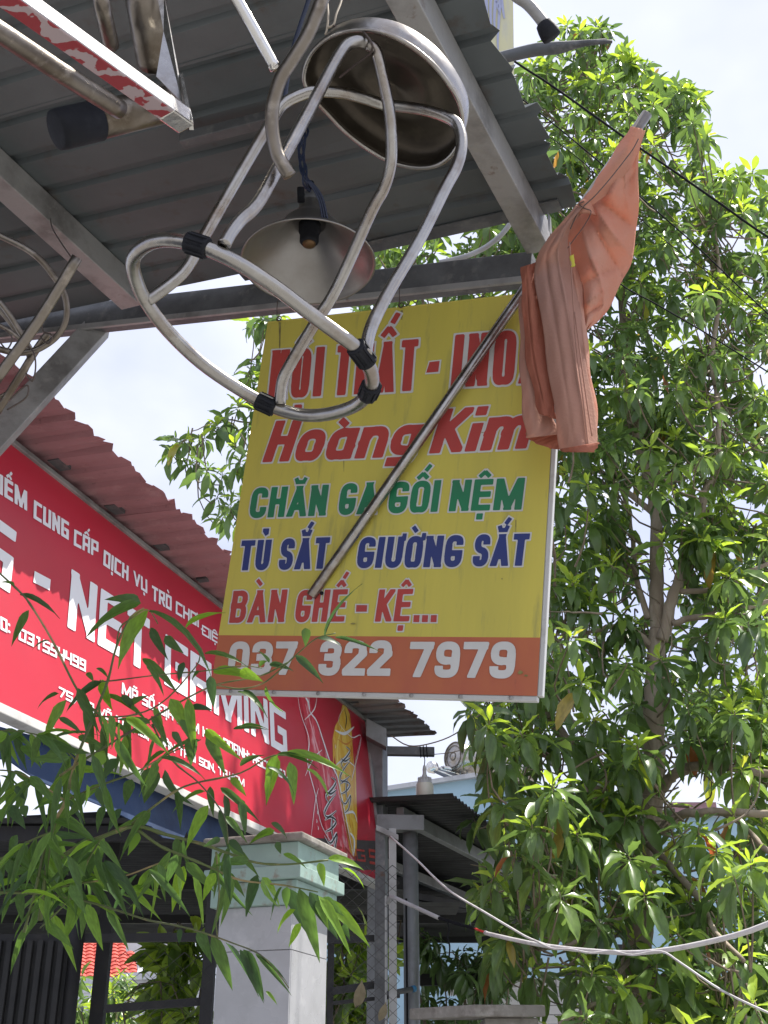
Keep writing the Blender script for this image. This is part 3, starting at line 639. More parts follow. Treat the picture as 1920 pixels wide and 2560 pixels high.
for k, (pts, wd, m) in enumerate([
  ([ZB(330, 1150), ZB(350, 1260), ZB(395, 1400), Z8(388, 160), Z8(430, 330), Z8(470, 520), Z8(560, 660)], .006, W_),
  ([ZB(395, 1160), ZB(400, 1240), ZB(440, 1300), ZB(480, 1420), ZB(520, 1540), Z8(560, 240), Z8(600, 430), Z8(625, 560), Z8(655, 720)], .010, W_),
  ([ZB(440, 1160), ZB(425, 1230), ZB(370, 1290)], .004, W_),
  ([ZB(600, 1215), ZB(565, 1300), ZB(640, 1390), ZB(695, 1392), ZB(640, 1640), Z8(690, 20)], .003, W_),
  ([ZB(545, 1350), ZB(600, 1370), ZB(655, 1330)], .010, W_), ([ZB(540, 1560), ZB(600, 1520), ZB(660, 1560)], .006, W_),
  ([Z8(372, 230), Z8(420, 130), Z8(470, 80)], .004, W_), ([Z8(405, 590), Z8(430, 380), Z8(450, 300)], .003, W_),
  ([Z8(600, 450), Z8(650, 440), Z8(672, 500)], .008, W_), ([Z8(630, 560), Z8(655, 600), Z8(650, 690)], .012, W_)]):
    stroke([(p[0], p[1]) for p in pts], wd, m, .0024+k*.0002, 'splash_print')
Yl = mat('pale_yellow_print', (.80, .62, .16), .4); Or = mat('orange_liquid_print', (.62, .22, .02), .4); Pk = mat('pink_highlight_print', (.78, .36, .40), .4)
for k, (pts, wd, m) in enumerate([
  ([ZB(585, 1330), ZB(560, 1440), ZB(565, 1560), Z8(590, 160), Z8(610, 330), Z8(640, 480)], .013, Yl), ([ZB(630, 1380), ZB(640, 1500), Z8(640, 60), Z8(655, 260), Z8(655, 480)], .008, Or),
  ([ZB(600, 1230), ZB(612, 1280), ZB(605, 1340)], .007, K_), ([ZB(560, 1400), ZB(610, 1430), ZB(650, 1400)], .006, Or), ([Z8(600, 480), Z8(635, 540), Z8(660, 640)], .012, Yl),
  ([ZB(375, 1200), ZB(410, 1330), ZB(450, 1470), Z8(470, 150), Z8(500, 330)], .012, Pk), ([ZB(375, 1165), ZB(390, 1185), ZB(400, 1230)], .012, W_), ([Z8(540, 200), Z8(580, 400), Z8(610, 560)], .009, Pk),
  ([ZB(360, 1240), ZB(372, 1340), ZB(395, 1450)], .004, M['red_dark']), ([Z8(430, 280), Z8(455, 420), Z8(490, 560)], .008, M['red_dark'])]):
    stroke([(p[0], p[1]) for p in pts], wd, m, .0019+k*.00004, 'bottle_highlight')
for cx, cy in ((440, 440), (437, 490), (445, 530), (430, 350), (545, 60)): stroke([Z8(cx, cy-10), Z8(cx+4, cy), Z8(cx+2, cy+12)], .004, W_, .0027, 'splash_print')
kk = 0
for cx, cy, sc in ((600, 220, 1.0), (515, 420, 1.15)):          # the brushed emblems on the two bottles
    for c0, wd, m in ((0, .020, W_), (1, .008, K_)):
        for q, sh in enumerate(([(5, -150), (28, -130), (10, -95), (-22, -60), (-8, -30)], [(-25, -85), (0, -70), (30, -90)], [(28, -70), (-5, -30), (-30, 20), (-12, 40), (30, 10)], [(-28, 55), (0, 40), (28, 60), (5, 95), (-25, 110)], [(12, 30), (6, 90), (14, 150)], [(-30, 130), (0, 165), (32, 120), (20, 190), (-5, 215)])):
            kk += 1
            stroke([Z8(cx+a*sc, cy+b*sc*1.05) for a, b in sh], wd*sc*.55, m, .0050+.0020*c0+kk*.00007, 'emblem')
# ------------------------------------------------------------------ red eave over the sign
ev = thing('eave_roof', (RS.TR.x, RS.TR.y, 0), 'faded red corrugated eave roof above the red shop sign', 'roof')
S2 = Vector((RS.u.x, RS.u.y, 0)).normalized(); P2 = Vector((S2.y, -S2.x, 0))
wpt = RS.p(147, 1185)
r = ray(321, 1159); tt = ((wpt-CAM).dot(S2))/r.dot(S2); ept = CAM+r*tt
RIBE = (ept-wpt).normalized(); LE = (ept-wpt).length
zt = RS.TL-RS.p(147, 1185)
eo = RS.TL+vd*.045-RS.u*1.2+RIBE*0
back = .55
tot = (RS.TR-RS.TL).length+1.2+.55
nE = RIBE.cross(S2); nE = nE if nE.z > 0 else -nE
per_len = 1.05; npc = 8; pit = per_len/npc; ns = int(math.ceil(tot/per_len))
for k in range(ns):
    m_ = M['roof_red'] if k < ns-2 else M['roof_grey']
    corr_sheet('roof_sheet', eo-RIBE*back+S2*(k*(per_len-.012)), RIBE, S2, LE+back+random.uniform(-.015, .015), npc if k < ns-1 else max(2, int(round((tot-(ns-1)*per_len)/pit))), pit, [(0, 0), (.35, .0), (.5, .015), (.8, .015), (.92, 0)], m_, ev, jag=.014, lap=.003*(k % 2), seg=4, nrm=nE)
# rafters of the eave and the front purlin behind the sign
a0 = RS.TL+vd*.02-RS.n*.09+RS.u*-1.0; b0 = RS.TR+vd*.02-RS.n*.09+RS.u*.22
g = G(); g.beam(a0, b0, RS.n*.06, vd*.09); g.obj('purlin', M['post'], ev, bevel=.003)
# wooden strips that close the waves over the sign
for k in range(9):
    c = RS.TL+RS.u*(.35+k*.42)+vd*.036+RS.n*.02; g = G(); g.box(c, RS.u*.09, RIBE*.05, vd*.018); g.obj('packer', M['galv_dark'], ev)
# end post that carries eave and sign, with its arm
pc = at(945, 1850, 7.55); pc2 = Vector((pc.x, pc.y, 0)); zt = at(945, 1838, 7.55).z
g = G(); g.beam(pc2, (pc.x, pc.y, zt), S2*.10, P2*.10); g.obj('post', M['post'], ev, bevel=.004)
ar0 = at(968, 1878, 7.5); ar1 = at(1086, 1880, 7.5)
g = G(); g.beam(ar0, ar1, UP*.055, Vector((0, .05, 0))); g.obj('arm', M['galv_dark'], ev, bevel=.003)
g = G(); g.beam(at(915, 1822, 7.45), at(966, 1850, 7.45), UP*.12, Vector((0, .10, 0))); g.obj('beam_end', M['post'], ev, bevel=.004)
# ------------------------------------------------------------------ blue sheet under the sign
bf = [(-120, 1760), (-120, 1880), (30, 1885), (60, 1888), (104, 1920), (145, 1945), (191, 1967), (250, 1988), (312, 2014), (360, 2040), (412, 2057), (440, 2085), (470, 2090), (492, 2085), (500, 2068), (508, 2090), (530, 2102), (575, 2100), (590, 2080), (590, 2030), (500, 1990), (239, 1862)]
off = -.06
V1 = [RS.p(*q, off) for q in bf]; V2 = [v-RS.n*.006 for v in V1]; n = len(V1)
o = obj('awning_skirt', V1+V2, [tuple(range(n)), tuple(range(2*n-1, n-1, -1))]+[(i, i+n, (i+1) % n+n, (i+1) % n) for i in range(n)], M['blue'])
tag(o, 'weathered dark blue sheet with a wavy lower edge hanging below the red sign', 'sheet')
# ------------------------------------------------------------------ tiled gate pillar
C0 = at(726, 2400, 5.0); C0.z = 0; sS, sP = .382, .326
ztop = at(743, 2096, 5.0).z
pl = thing('gate_pillar', (C0.x, C0.y, 0), 'square gate pillar of pale grey marble tiles with a mint green capital', 'pillar')
zcap = at(729, 2262, 5.0).z
g = G(); g.box(C0+S2*.006-P2*.006, S2*(sS-.012), -P2*(sP-.012), UP*zcap); g.obj('core', M['grout'], pl)
th_ = .30; z1 = zcap; row = 0
while z1 > 0.0:
    z0 = max(z1-(.17 if row == 0 else th_*1.2), 0)
    if z1-z0 > .02:
        g = G(); g.box(C0+UP*(z0+.0015)-P2*.0015+S2*.008, -P2*(sP-.003), -S2*.008, UP*(z1-z0-.003)); g.obj('tile', M['tile'], pl, bevel=.001)
        g = G(); g.box(C0+UP*(z0+.0015)-P2*.008+S2*.0085, P2*.008, S2*(sS-.010), UP*(z1-z0-.003)); g.obj('tile', M['tile'], pl, bevel=.001)
    z1 = z0; row += 1
def pbox(name, z0, h, e, m, bev=.004, **k):
    g = G(); g.box(C0-S2*e+P2*e+UP*z0, S2*(sS+2*e), -P2*(sP+2*e), UP*h); return g.obj(name, m, pl, bevel=bev, **k)
hc = ztop-zcap
pbox('capital_moulding', zcap, hc*.36, .03, M['mint']); pbox('capital_moulding', zcap+hc*.36+.001, hc*.20, .055, M['mint']); pbox('capital_moulding', zcap+hc*.56+.002, hc*.36, .035, M['mint'])
pbox('cap_slab', zcap+hc*.92+.003, hc*.12, .065, M['concrete'], .008)
# ------------------------------------------------------------------ dark shed behind the fence
sh = thing('shed', gnd(200, 8.5), 'dark open shed with black posts and a corrugated roof behind the gate pillar', 'shed')
zs = at(100, 2050, 6.5).z
for k in range(5):
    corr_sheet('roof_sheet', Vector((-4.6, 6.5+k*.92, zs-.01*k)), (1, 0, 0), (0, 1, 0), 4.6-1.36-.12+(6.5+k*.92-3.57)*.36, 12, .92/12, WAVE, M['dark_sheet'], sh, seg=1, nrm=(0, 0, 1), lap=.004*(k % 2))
for yy in (6.6, 8.2, 9.8, 11.0):
    g = G(); g.beam((-4.6, yy, zs-.055), (-1.36-.15+(yy-3.57)*.36, yy, zs-.055), (0, .05, 0), (0, 0, .08)); g.obj('purlin', M['black_steel'], sh)
for (px, wpx, Y, m) in ((176, 46, 6.7, 'black_steel'), (253, 34, 7.0, 'black_steel'), (521, 30, 6.7, 'black_steel'), (826, 16, 6.8, 'black_steel')):
    p = at(px, 2450, Y); wd = wpx*Y/3170
    g = G()
    if px == 176: g.tube([(p.x, p.y, 0), (p.x, p.y, zs-.02)], wd/2, 20)
    else: g.beam((p.x, p.y, 0), (p.x, p.y, zs-.02), (wd, 0, 0), (0, wd, 0))
    g.obj('post', M[m], sh, smooth=px == 176)
for (p, q, w_) in (((-80, 2348), (520, 2343), 20), ((265, 2522), (515, 2503), 18), ((820, 2352), (936, 2346), 15), ((832, 2478), (936, 2462), 17), ((832, 2508), (1000, 2490), 8)):
    g = G(); g.beam(at(*p, 6.72), at(*q, 6.72), (0, .04, 0), (0, 0, w_*6.72/3170)); g.obj('rail', M['black_steel'], sh)
# ribbed dark panel at the far left
p0 = at(-100, 2600, 6.6); p1 = at(142, 2600, 6.6); zz = at(50, 2350, 6.6).z
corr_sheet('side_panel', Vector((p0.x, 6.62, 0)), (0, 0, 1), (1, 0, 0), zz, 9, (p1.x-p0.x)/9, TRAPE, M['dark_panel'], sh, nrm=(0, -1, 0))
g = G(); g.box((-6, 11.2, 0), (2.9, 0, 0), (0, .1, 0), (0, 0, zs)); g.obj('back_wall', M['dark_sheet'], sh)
# ------------------------------------------------------------------ chain link fence
def chainlink(px0, px1, y0, y1, Y, pitch, name, label, corner=None):
    a = at(px0, y1, Y); b = at(px1, y1, Y); zt = at(px0, y0, Y).z; zb = max(at(px0, y1, Y).z-.15, 0)
    f = thing(name, (a.x, Y, zb), label, 'fence', 'chain link fencing')
    x0, x1 = a.x, b.x; n = int((x1-x0)/pitch)+1; g = G(); rows = int((zt-zb)/pitch)
    for i in range(n):
        cx = x0+pitch*(i+.5); P = []
        for j in range(rows+1):
            s_ = 1 if (i+j) % 2 else -1
            P.append(Vector((cx+s_*pitch*.5+random.uniform(-.002, .002), Y+s_*.002+.006*math.sin(cx*5+j*.4), zb+j*pitch*.85)))
        g.tube(P, .0023, 4, caps=False)
    g.obj('mesh_wire', M['wire_mesh'], f, kind='stuff')
    return f, x0, x1, zb, zt
f1, x0, x1, zb, zt = chainlink(268, 512, 2325, 2600, 6.66, .052, 'chain_link_fence', 'chain link fence panel between the dark shed posts, left of the gate pillar')
f2, x0, x1, zb, zt = chainlink(822, 1000, 2075, 2600, 6.55, .036, 'chain_link_fence', 'tall chain link fence panel between the gate pillar and the grey pipe post')
for px, w_, m in ((950, 26, 'galv_dark'), (982, 20, 'post_light'), (964, 6, 'post_light')):
    p = at(px, 2400, 6.62); g = G(); g.beam((p.x, 6.62, 0), (p.x, 6.62, at(px, 2072 if px != 964 else 2240, 6.62).z), (w_*6.6/3170, 0, 0), (0, .03, 0)); g.obj('fence_post', M[m], f2, bevel=.002)
g = G(); g.beam(at(940, 2070, 6.6), at(996, 2095, 6.6), (0, .03, 0), (0, 0, .03)); g.obj('top_rail', M['galv'], f2, bevel=.002)
# ------------------------------------------------------------------ carport
cp = thing('carport', gnd(1150, 8.5), 'grey steel carport with corrugated roof on a round pipe post, right of the red sign', 'carport')
NRc = at(1132, 1987, 7.2)
rb = (-P2*1.0+UP*.03).normalized(); 
for k in range(6):
    corr_sheet('roof_sheet', NRc+S2*(k*.98)-UP*(.006*k), -rb*-1, S2, 3.2, 13, .98/13, WAVE, M['dark_sheet'], cp, lap=.004*(k % 2), seg=1, jag=.01, nrm=(0, 0, 1))
NC = Vector((0, 0, 1))
def cbeam(pa, pb, off, hpx, m='post', nm='rafter', wd=.05):
    a = onplane(*pa, NRc-UP*off, NC); b = onplane(*pb, NRc-UP*off, NC); h = hpx
    g = G(); d = (b-a).normalized(); g.beam(a, b, d.cross(UP).normalized()*wd, UP*h); g.obj(nm, M[m], cp, bevel=.003)
cbeam((1000, 2035), (1545, 2325), .06, .085); cbeam((905, 2135), (1240, 2275), .10, .07)
cbeam((1030, 2240), (1550, 2332), .22, .05, 'black_steel', 'tie_beam')
g = G(); g.beam(at(940, 2058, 7.45), at(1060, 2060, 7.45), (0, .09, 0), (0, 0, .095)); g.obj('cross_beam', M['post'], cp, bevel=.004)
pp = at(1028, 2320, 7.5)
g = G(); g.tube([(pp.x, 7.5, 0), (pp.x, 7.5, at(1028, 2081, 7.5).z)], .047, 24); g.obj('pipe_post', M['post'], cp, smooth=True)
g = G(); g.tube([(pp.x-.025, 7.445, 0), (pp.x-.03, 7.443, at(1028, 2250, 7.5).z)], .006, 6); g.obj('dark_stripe', M['cable_black'], cp)  # thin dark strip down the left of the pipe post
g = G(); g.tube([at(965, 2485, 7.3), at(1036, 2472, 7.42)], .016, 10); g.obj('side_pipe', M['galv_dark'], cp, smooth=True)
g = G(); g.tube([at(1030, 2473, 7.41), at(1038, 2471, 7.42)], .019, 10); g.obj('pipe_cap', mat('blue_plastic', (.03, .18, .35), .5), cp, smooth=True)
for (a, b, Y, t_) in (((1050, 2330), (1560, 2330), 11.5, .09), ((1050, 2450), (1240, 2448), 10.5, .09), ((1400, 2430), (1560, 2432), 12, .08), ((1440, 2378), (1560, 2440), 12.1, .10)):
    g = G(); g.beam(at(*a, Y), at(*b, Y), (0, .06, 0), (0, 0, t_)); g.obj('back_rail', M['black_steel'], cp)
for px, Y in ((1062, 12.2), (1555, 12.4)):
    p = at(px, 2400, Y); g = G(); g.beam((p.x, p.y, 0), (p.x, p.y, NRc.z-.25), (.07, 0, 0), (0, .07, 0)); g.obj('back_post', M['black_steel'], cp)
# ------------------------------------------------------------------ hanging bulb
bt = at(1061, 1913, 7.45)
lb = thing('light_bulb', bt, 'milky white LED bulb hanging from the steel arm', 'light bulb')
k_ = 7.45/2990
g = G(); g.lathe(bt, -UP, [(.0001, -.002), (.006, 0), (.010, .012), (.013, .03), (.012, .035)], 20); g.obj('lamp_holder', M['bulb_base'], lb, smooth=True)
g = G(); g.lathe(bt, -UP, [(.012, .035), (.012, .055), (.020, .075), (.036, .098), (.048, .112), (.051, .118)], 24); hsk = g.obj('heat_sink', M['bulb_base'], lb, smooth=True)
for q in range(14):
    a = q*2*math.pi/14; dr = Vector((math.cos(a), math.sin(a), 0)); g = G(); g.box(bt-UP*.11+dr*.022-dr.cross(UP)*.001, dr*.022, dr.cross(UP)*.002, UP*.03); g.obj('fin', M['bulb_base'], hsk)
g = G(); g.lathe(bt, -UP, [(.051, .119), (.056, .128), (.056, .190), (.051, .212), (.037, .226), (.0001, .230)], 28); g.obj('globe', M['bulb'], lb, smooth=True)
g = G(); g.tube([bt+UP*.06, bt+UP*.03+Vector((.003, 0, 0)), bt], .003, 6)
for q in range(3): g.tube([at(1050+q*8, 1864, 7.46)+UP*.0, at(1050+q*8, 1864, 7.40), at(1052+q*8, 1893, 7.40), at(1052+q*8, 1893, 7.50)], .0035, 6)
g.obj('flex', M['cable_black'], lb)
# ------------------------------------------------------------------ pale blue building, water heater
bw = thing('blue_building', gnd(1300, 16.2), 'pale blue building wall seen behind the carport roof', 'building')
pts = [(700, 2018), (940, 1984), (1185, 1947), (1500, 2050), (1960, 2040)]
T = [at(*q, 16) for q in pts]; Bm = [Vector((t.x, 16, 0)) for t in T]; n = len(T)
V = T+Bm+[v+Vector((0, .3, 0)) for v in T+Bm]
F = [(i, i+n, i+1+n, i+1) for i in range(n-1)]+[(i+2*n, i+1+2*n, i+1+3*n, i+3*n) for i in range(n-1)]+[(i, i+1, i+1+2*n, i+2*n) for i in range(n-1)]+[(0, 2*n, 3*n, n), (n-1, 2*n-1, 4*n-1, 3*n-1)]
obj('wall', V, F, M['blue_wall'], bw)
for a, b in zip(T[:-1], T[1:]):
    g = G(); g.beam(a+Vector((0, -.03, .03)), b+Vector((0, -.03, .03)), (0, .14, 0), (0, 0, .06)); g.obj('coping', M['gutter'], bw)
g = G(); g.box(at(1690, 2150, 19), at(1760, 2150, 19)-at(1690, 2150, 19)+Vector((.3, 0, 0)), (0, 2, 0), (0, 0, .9)); tag(g.obj('roof_turret', M['roof_red']), 'small reddish rooftop structure behind the tree trunk', 'turret')
tk = at(1134, 1891, 17)
wh = thing('solar_water_heater', tk-UP*.45, 'shiny steel solar water heater tank on the blue building', 'water heater')
ax = Vector((.75, .62, .0)).normalized()
g = G(); g.lathe(tk, ax, [(.0001, -.03), (.03, -.028), (.05, -.012), (.15, -.004), (.205, .01), (.215, .03), (.215, 1.5), (.20, 1.53), (.0001, 1.55)], 40); tank_ = g.obj('tank', M['stainless'], wh, smooth=True)
for rr_, hh_ in ((.21, .012), (.155, -.006), (.055, -.016)):
    g = G(); g.lathe(tk, ax, [(rr_-.008, hh_), (rr_, hh_-.012), (rr_+.010, hh_), (rr_, hh_+.01)], 36); g.obj('edge_dark_ring', M['stainless_dull'], tank_, smooth=True)  # added dull rings put edge darkness into the bright tank end
dn = Vector((-.45, -.35, -.0)); 
c1 = at(1073, 1917, 16.8)
g = G(); g.lathe(c1, ax, [(.0001, -.01), (.07, 0), (.085, .02), (.085, .10), (.07, .12), (.0001, .13)], 24); g.obj('manifold_cap', M['stainless_bright'], wh, smooth=True)
for q in range(6):
    a = at(1084+q*5, 1926-q*1.5, 16.8+q*.02); b = at(1160+q*9, 1962-q*5, 17.2+q*.1)
    g = G(); g.tube([a, b], .026, 10); g.obj('tube', M['stainless_bright'] if q % 2 else M['glass_tube'], wh, smooth=True)
for a, b in (((1120, 1930), (1118, 1975)), ((1150, 1928), (1152, 1985)), ((1165, 1920), (1180, 1982)), ((1110, 1955), (1185, 1950)), ((1112, 1940), (1170, 1975))):
    g = G(); g.tube([at(*a, 17.1), at(*b, 17.1)], .012, 6); g.obj('stand_bar', M['post'], wh)
# ------------------------------------------------------------------ white block wall and pier, lower right
bwl = thing('block_wall', gnd(1400, 12.6), 'white painted block wall behind the carport posts', 'wall')
zt = at(1400, 2443, 12.6).z; xa = at(1150, 2500, 12.6).x; xb = at(1600, 2500, 12.6).x
g = G(); g.box((xa, 12.62, 0), (xb-xa, 0, 0), (0, .12, 0), (0, 0, zt-.01)); g.obj('core', M['grout'], bwl)
bm = None; z = zt; rr = 0
while z > zt-.75:
    z -= .085; x = xa-(.12 if rr % 2 else 0)
    while x < xb:
        if bm is None:
            g = G(); g.box((0, 0, 0), (.232, 0, 0), (0, .015, 0), (0, 0, .078)); b_ = g.obj('block', M['white_wall'], bwl, local=True); bm = b_.data
        else:
            b_ = bpy.data.objects.new('block', bm); COL.objects.link(b_); b_.parent = bwl
        b_.location = Vector((x, 12.602+random.uniform(0, .004), z))-mw(bwl).translation; x += .24
    rr += 1
pr0 = at(1183, 2517, 6.5)
pr = thing('pier', (pr0.x, pr0.y, 0), 'grey concrete gate pier with a flat coping at the lower edge', 'pier')
wx = (1395-1183)*6.5/3208
g = G(); g.box(Vector((pr0.x, 6.35, pr0.z-.055)), S2*.02+Vector((wx*.8, 0, 0)), P2*-.45+Vector((.1, .1, 0)), UP*.055); g.obj('coping', M['concrete'], pr, bevel=.006)
g = G(); g.box(Vector((pr0.x+.05, 6.42, 0)), Vector((wx*.62, 0, 0)), Vector((0, .35, 0)), UP*(pr0.z-.057)); g.obj('shaft', M['concrete'], pr, bevel=.004)
# ------------------------------------------------------------------ red tiled house through the fence
hs = thing('tiled_house', gnd(250, 30), 'house with a red tiled roof and pale ribbed wall seen through the fence', 'house')
r0 = at(-60, 2452, 29); r1 = at(345, 2438, 29); h0 = at(385, 2325, 33); 
slope = (at(200, 2320, 33)-at(200, 2445, 29)); sl = slope.normalized(); wdt = Vector((1, 0, 0))
nn = wdt.cross(sl).normalized()
tw_, tl_ = .20, .30; ncol = 24; nrow = int(slope.length/tl_)+1
tile_me = None
for j in range(nrow):
    for i in range(ncol):
        xr = at(-70, 2445, 29).x+i*tw_
        xlim = r1.x+(h0.x-r1.x)*(j/nrow)
        if xr > xlim: continue
        p = Vector((xr, at(200, 2445, 29).y, at(200, 2445, 29).z))+sl*(j*tl_)
        if tile_me is None:
            Vt = []; 
            for yy_, hh in ((0, .03), (tl_*1.12, 0)):
                for q in range(6): Vt.append(wdt*(tw_*q/5)+sl*yy_+nn*(hh+.035*math.sin(math.pi*q/5)))
            Vt += [wdt*(tw_*q/5)+nn*(.005+.035*math.sin(math.pi*q/5)) for q in range(6)]
            Ft = [(q, q+1, q+7, q+6) for q in range(5)]+[(q+12, q+13, q+1, q) for q in range(5)]
            t_ = obj('roof_tile', Vt, Ft, M['red_tile'], hs, local=True); tile_me = t_.data
        else:
            t_ = bpy.data.objects.new('roof_tile', tile_me); COL.objects.link(t_); t_.parent = hs
        t_.location = p-mw(hs).translation
g = G(); g.box(at(-60, 2560, 33.5)*1, Vector((5.0, 0, 0)), (0, .2, 0), (0, 0, 3.2)); g.obj('back_wall', M['white_wall'], hs)
g = G(); g.beam(at(348, 2440, 28.9), at(388, 2330, 33), (.12, 0, 0), nn*.12); g.obj('barge_board', M['gutter'], hs)
g = G(); g.beam(at(300, 2442, 28.6), at(470, 2438, 28.6), (0, .2, 0), (0, 0, .15)); g.obj('gutter', M['gutter'], hs)
gb = at(255, 2560, 28.7); 
corr_sheet('wall', Vector((gb.x-1.5, 28.7, 0)), (1, 0, 0), (0, 0, 1), 5.2, 14, at(300, 2445, 28.7).z/14, TRAPE, M['gutter'], hs, nrm=(0, -1, 0), th=.01)
# ================================================================== hanging stool
M['seat_inside'] = mat('dark_dull_steel', (.085, .072, .056), .42, .9, [((.045, .038, .03), 8, .45, .7), ((.14, .12, .09), 14, .6, .8)], .15, 30)  # darker, duller steel colour for the seat's inner face
SEAT_C = W(960, 247, 2.15); RING_C = W(632, 812, 1.90)
AX = (SEAT_C-RING_C).normalized()
st = thing('stool', RING_C, 'upside-down looking stainless steel round stool hung by wire under the awning', 'stool')
st['label'] = 'stainless steel stool with round seat and bent tube legs, hung by wire under the awning'
def plane_curve(pts, c, n, sub=6):
    P = [onplane(*p, c, n) for p in pts]; return P
seat_px = [Z2(*p) for p in [(365, 455), (400, 320), (490, 225), (600, 178), (720, 168), (850, 195), (980, 260), (1110, 365), (1210, 490), (1272, 610), (1285, 720), (1262, 830), (1200, 915), (1110, 962), (990, 966), (850, 925), (700, 835), (590, 745), (500, 650), (420, 560)]]
SN = AX.copy()
rim = plane_curve(seat_px, SEAT_C, SN)
cc = sum(rim, Vector())/len(rim)
rim, _ = smooth_path(rim, [1]*len(rim), 4, True); nr = len(rim)
# pressed seat: outer skirt, inner face and dished underside (the lower, open side faces the camera)
prof = [(1.0, 0), (1.012, .006), (1.0, .020), (.985, .036), (.93, .046), (.80, .049), (.55, .045), (.30, .048), (.0005, .046)]
V = []; F = []
def ringrow(f, h): return [cc+(p-cc)*f+SN*h for p in rim]
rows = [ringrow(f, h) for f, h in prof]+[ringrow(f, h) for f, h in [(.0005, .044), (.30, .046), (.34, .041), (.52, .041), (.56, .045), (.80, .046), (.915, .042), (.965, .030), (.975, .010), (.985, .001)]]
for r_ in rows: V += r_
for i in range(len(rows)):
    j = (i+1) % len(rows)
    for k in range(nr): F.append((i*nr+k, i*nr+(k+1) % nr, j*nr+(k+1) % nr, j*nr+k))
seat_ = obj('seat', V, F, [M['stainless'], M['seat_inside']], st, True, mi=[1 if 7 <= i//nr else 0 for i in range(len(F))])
g = G(); g.tube([cc+(p-cc)*.992 for p in rim], .0045, 8, closed=True); g.obj('seat_rim', M['stainless'], seat_, smooth=True)
RN = AX.copy()
ring_px = [(332, 652), (352, 622), (388, 603), (440, 601), (505, 617), (590, 655), (680, 712), (770, 780), (845, 835), (893, 872), (922, 915), (930, 955), (912, 995), (870, 1022), (800, 1038), (735, 1034), (665, 1010), (590, 968), (500, 905), (420, 828), (365, 755), (340, 700)]
rg_ = plane_curve(ring_px, RING_C, RN)
rt = .0116
g = G(); g.tube(rg_, rt, 16, closed=True, sub=4); g.obj('foot_ring', M['stainless'], st, smooth=True)
rgs, _ = smooth_path(rg_, [1]*len(rg_), 6, True)
def sleeve(px, py, ln, rad=.0158):
    c = onplane(px, py, RING_C, RN); i = min(range(len(rgs)), key=lambda q: (rgs[q]-c).length); n = len(rgs)
    t = (rgs[(i+2) % n]-rgs[i-2]).normalized(); c = rgs[i]
    ribs = G(); g = G(); g.tube([c-t*ln/2, c-t*ln*.49, c-t*ln*.3, c-t*ln*.28, c+t*ln*.28, c+t*ln*.3, c+t*ln*.49, c+t*ln/2], [rad*.92, rad, rad, rad*.95, rad*.95, rad, rad, rad*.92], 14); slv = g.obj('rubber_sleeve', M['rubber'], st, smooth=True)
    for q in range(10):
        a = 2*math.pi*q/10; u_ = t.orthogonal().normalized(); v_ = t.cross(u_); dr = u_*math.cos(a)+v_*math.sin(a)
        ribs.beam(c+dr*rad-t*ln*.42, c+dr*rad+t*ln*.42, t.cross(dr)*.004, dr*.003)
    ribs.obj('ribs', M['rubber'], slv, kind='stuff')
for a in ((497, 617, .036), (905, 884, .040), (916, 968, .036), (662, 1008, .036)): sleeve(*a)
lr = .0104
def dpt(px, py, c, n): 
    p = onplane(px, py, c, n); return (p-CAM).dot(CF)
def leg(pts, d_top, d_bot, name='leg', r=lr):
    P = [Vector(p) for p in []]; n = len(pts); L_ = [0]
    for a, b in zip(pts[:-1], pts[1:]): L_.append(L_[-1]+math.hypot(a[0]-b[0], a[1]-b[1]))
    P = [W(p[0], p[1], d_top+(d_bot-d_top)*l/L_[-1]) for p, l in zip(pts, L_)]
    g = G(); g.tube(P, r, 14, sub=5); g.obj(name, M['stainless'], st, smooth=True)
sx = lambda px, py: dpt(px, py, SEAT_C, SN)
rx = lambda px, py: dpt(px, py, RING_C, RN)
legB = [(913, 108), (893, 104), (868, 113), (848, 138), (822, 184), (760, 300), (690, 428), (655, 492), (632, 524), (604, 548), (575, 585), (556, 640)]
leg(legB[:-2]+[(578, 580), (560, 612)], sx(913, 108)-.02, rx(552, 634))
legC = [(921, 112), (940, 128), (956, 190), (974, 282), (979, 369), (974, 425), (958, 475), (928, 530), (843, 718), (787, 808), (725, 912), (706, 955), (700, 1010)]
leg(legC, sx(921, 112)-.02, rx(700, 1018))
legA = [(960, 262), (870, 235), (790, 229), (745, 240), (706, 262), (680, 300), (650, 350), (580, 470), (510, 592), (482, 645), (455, 684), (415, 718), (368, 752)]
leg(legA, sx(960, 262)-.025, rx(368, 752))
legD = [(960, 262), (1060, 275), (1130, 300), (1150, 330), (1153, 372), (1140, 420), (1112, 472), (1048, 600), (973, 728), (938, 795), (922, 838), (914, 885)]
leg(legD, sx(960, 262)-.025, rx(914, 885))
# wire sling round the leg head
g = G(); pts = [Z2(530, 150), Z2(610, 150), Z2(680, 152), Z2(720, 195), Z2(762, 255), Z2(755, 300), Z2(735, 320), Z2(650, 385), Z2(575, 445)]
g.tube(pxpath(pts, [2.11, 2.10, 2.06, 2.03, 2.02, 2.03, 2.04, 2.08, 2.12]), .0022, 6, sub=4)
tag(g.obj('sling_wire', M['wire']), 'thin wire looped round the head of the hanging stool', 'wire')
def roof_at(px, py): return roofp(px, py, -.01)
def rope(name, pts, dep, r, m, label, cat, n=6, sub=4, group=None):
    g = G(); g.tube(pxpath(pts, dep), r, n, sub=sub); return tag(g.obj(name, M[m], smooth=True), label, cat, group)
rope('string', [Z2(500, -120), Z2(502, 0), Z2(508, 90), Z2(500, 170), Z2(490, 200)], [2.2, 2.15, 2.12, 2.11, 2.11], .002, 'rope', 'beige string hanging straight down to the stool rim', 'string', group=None)
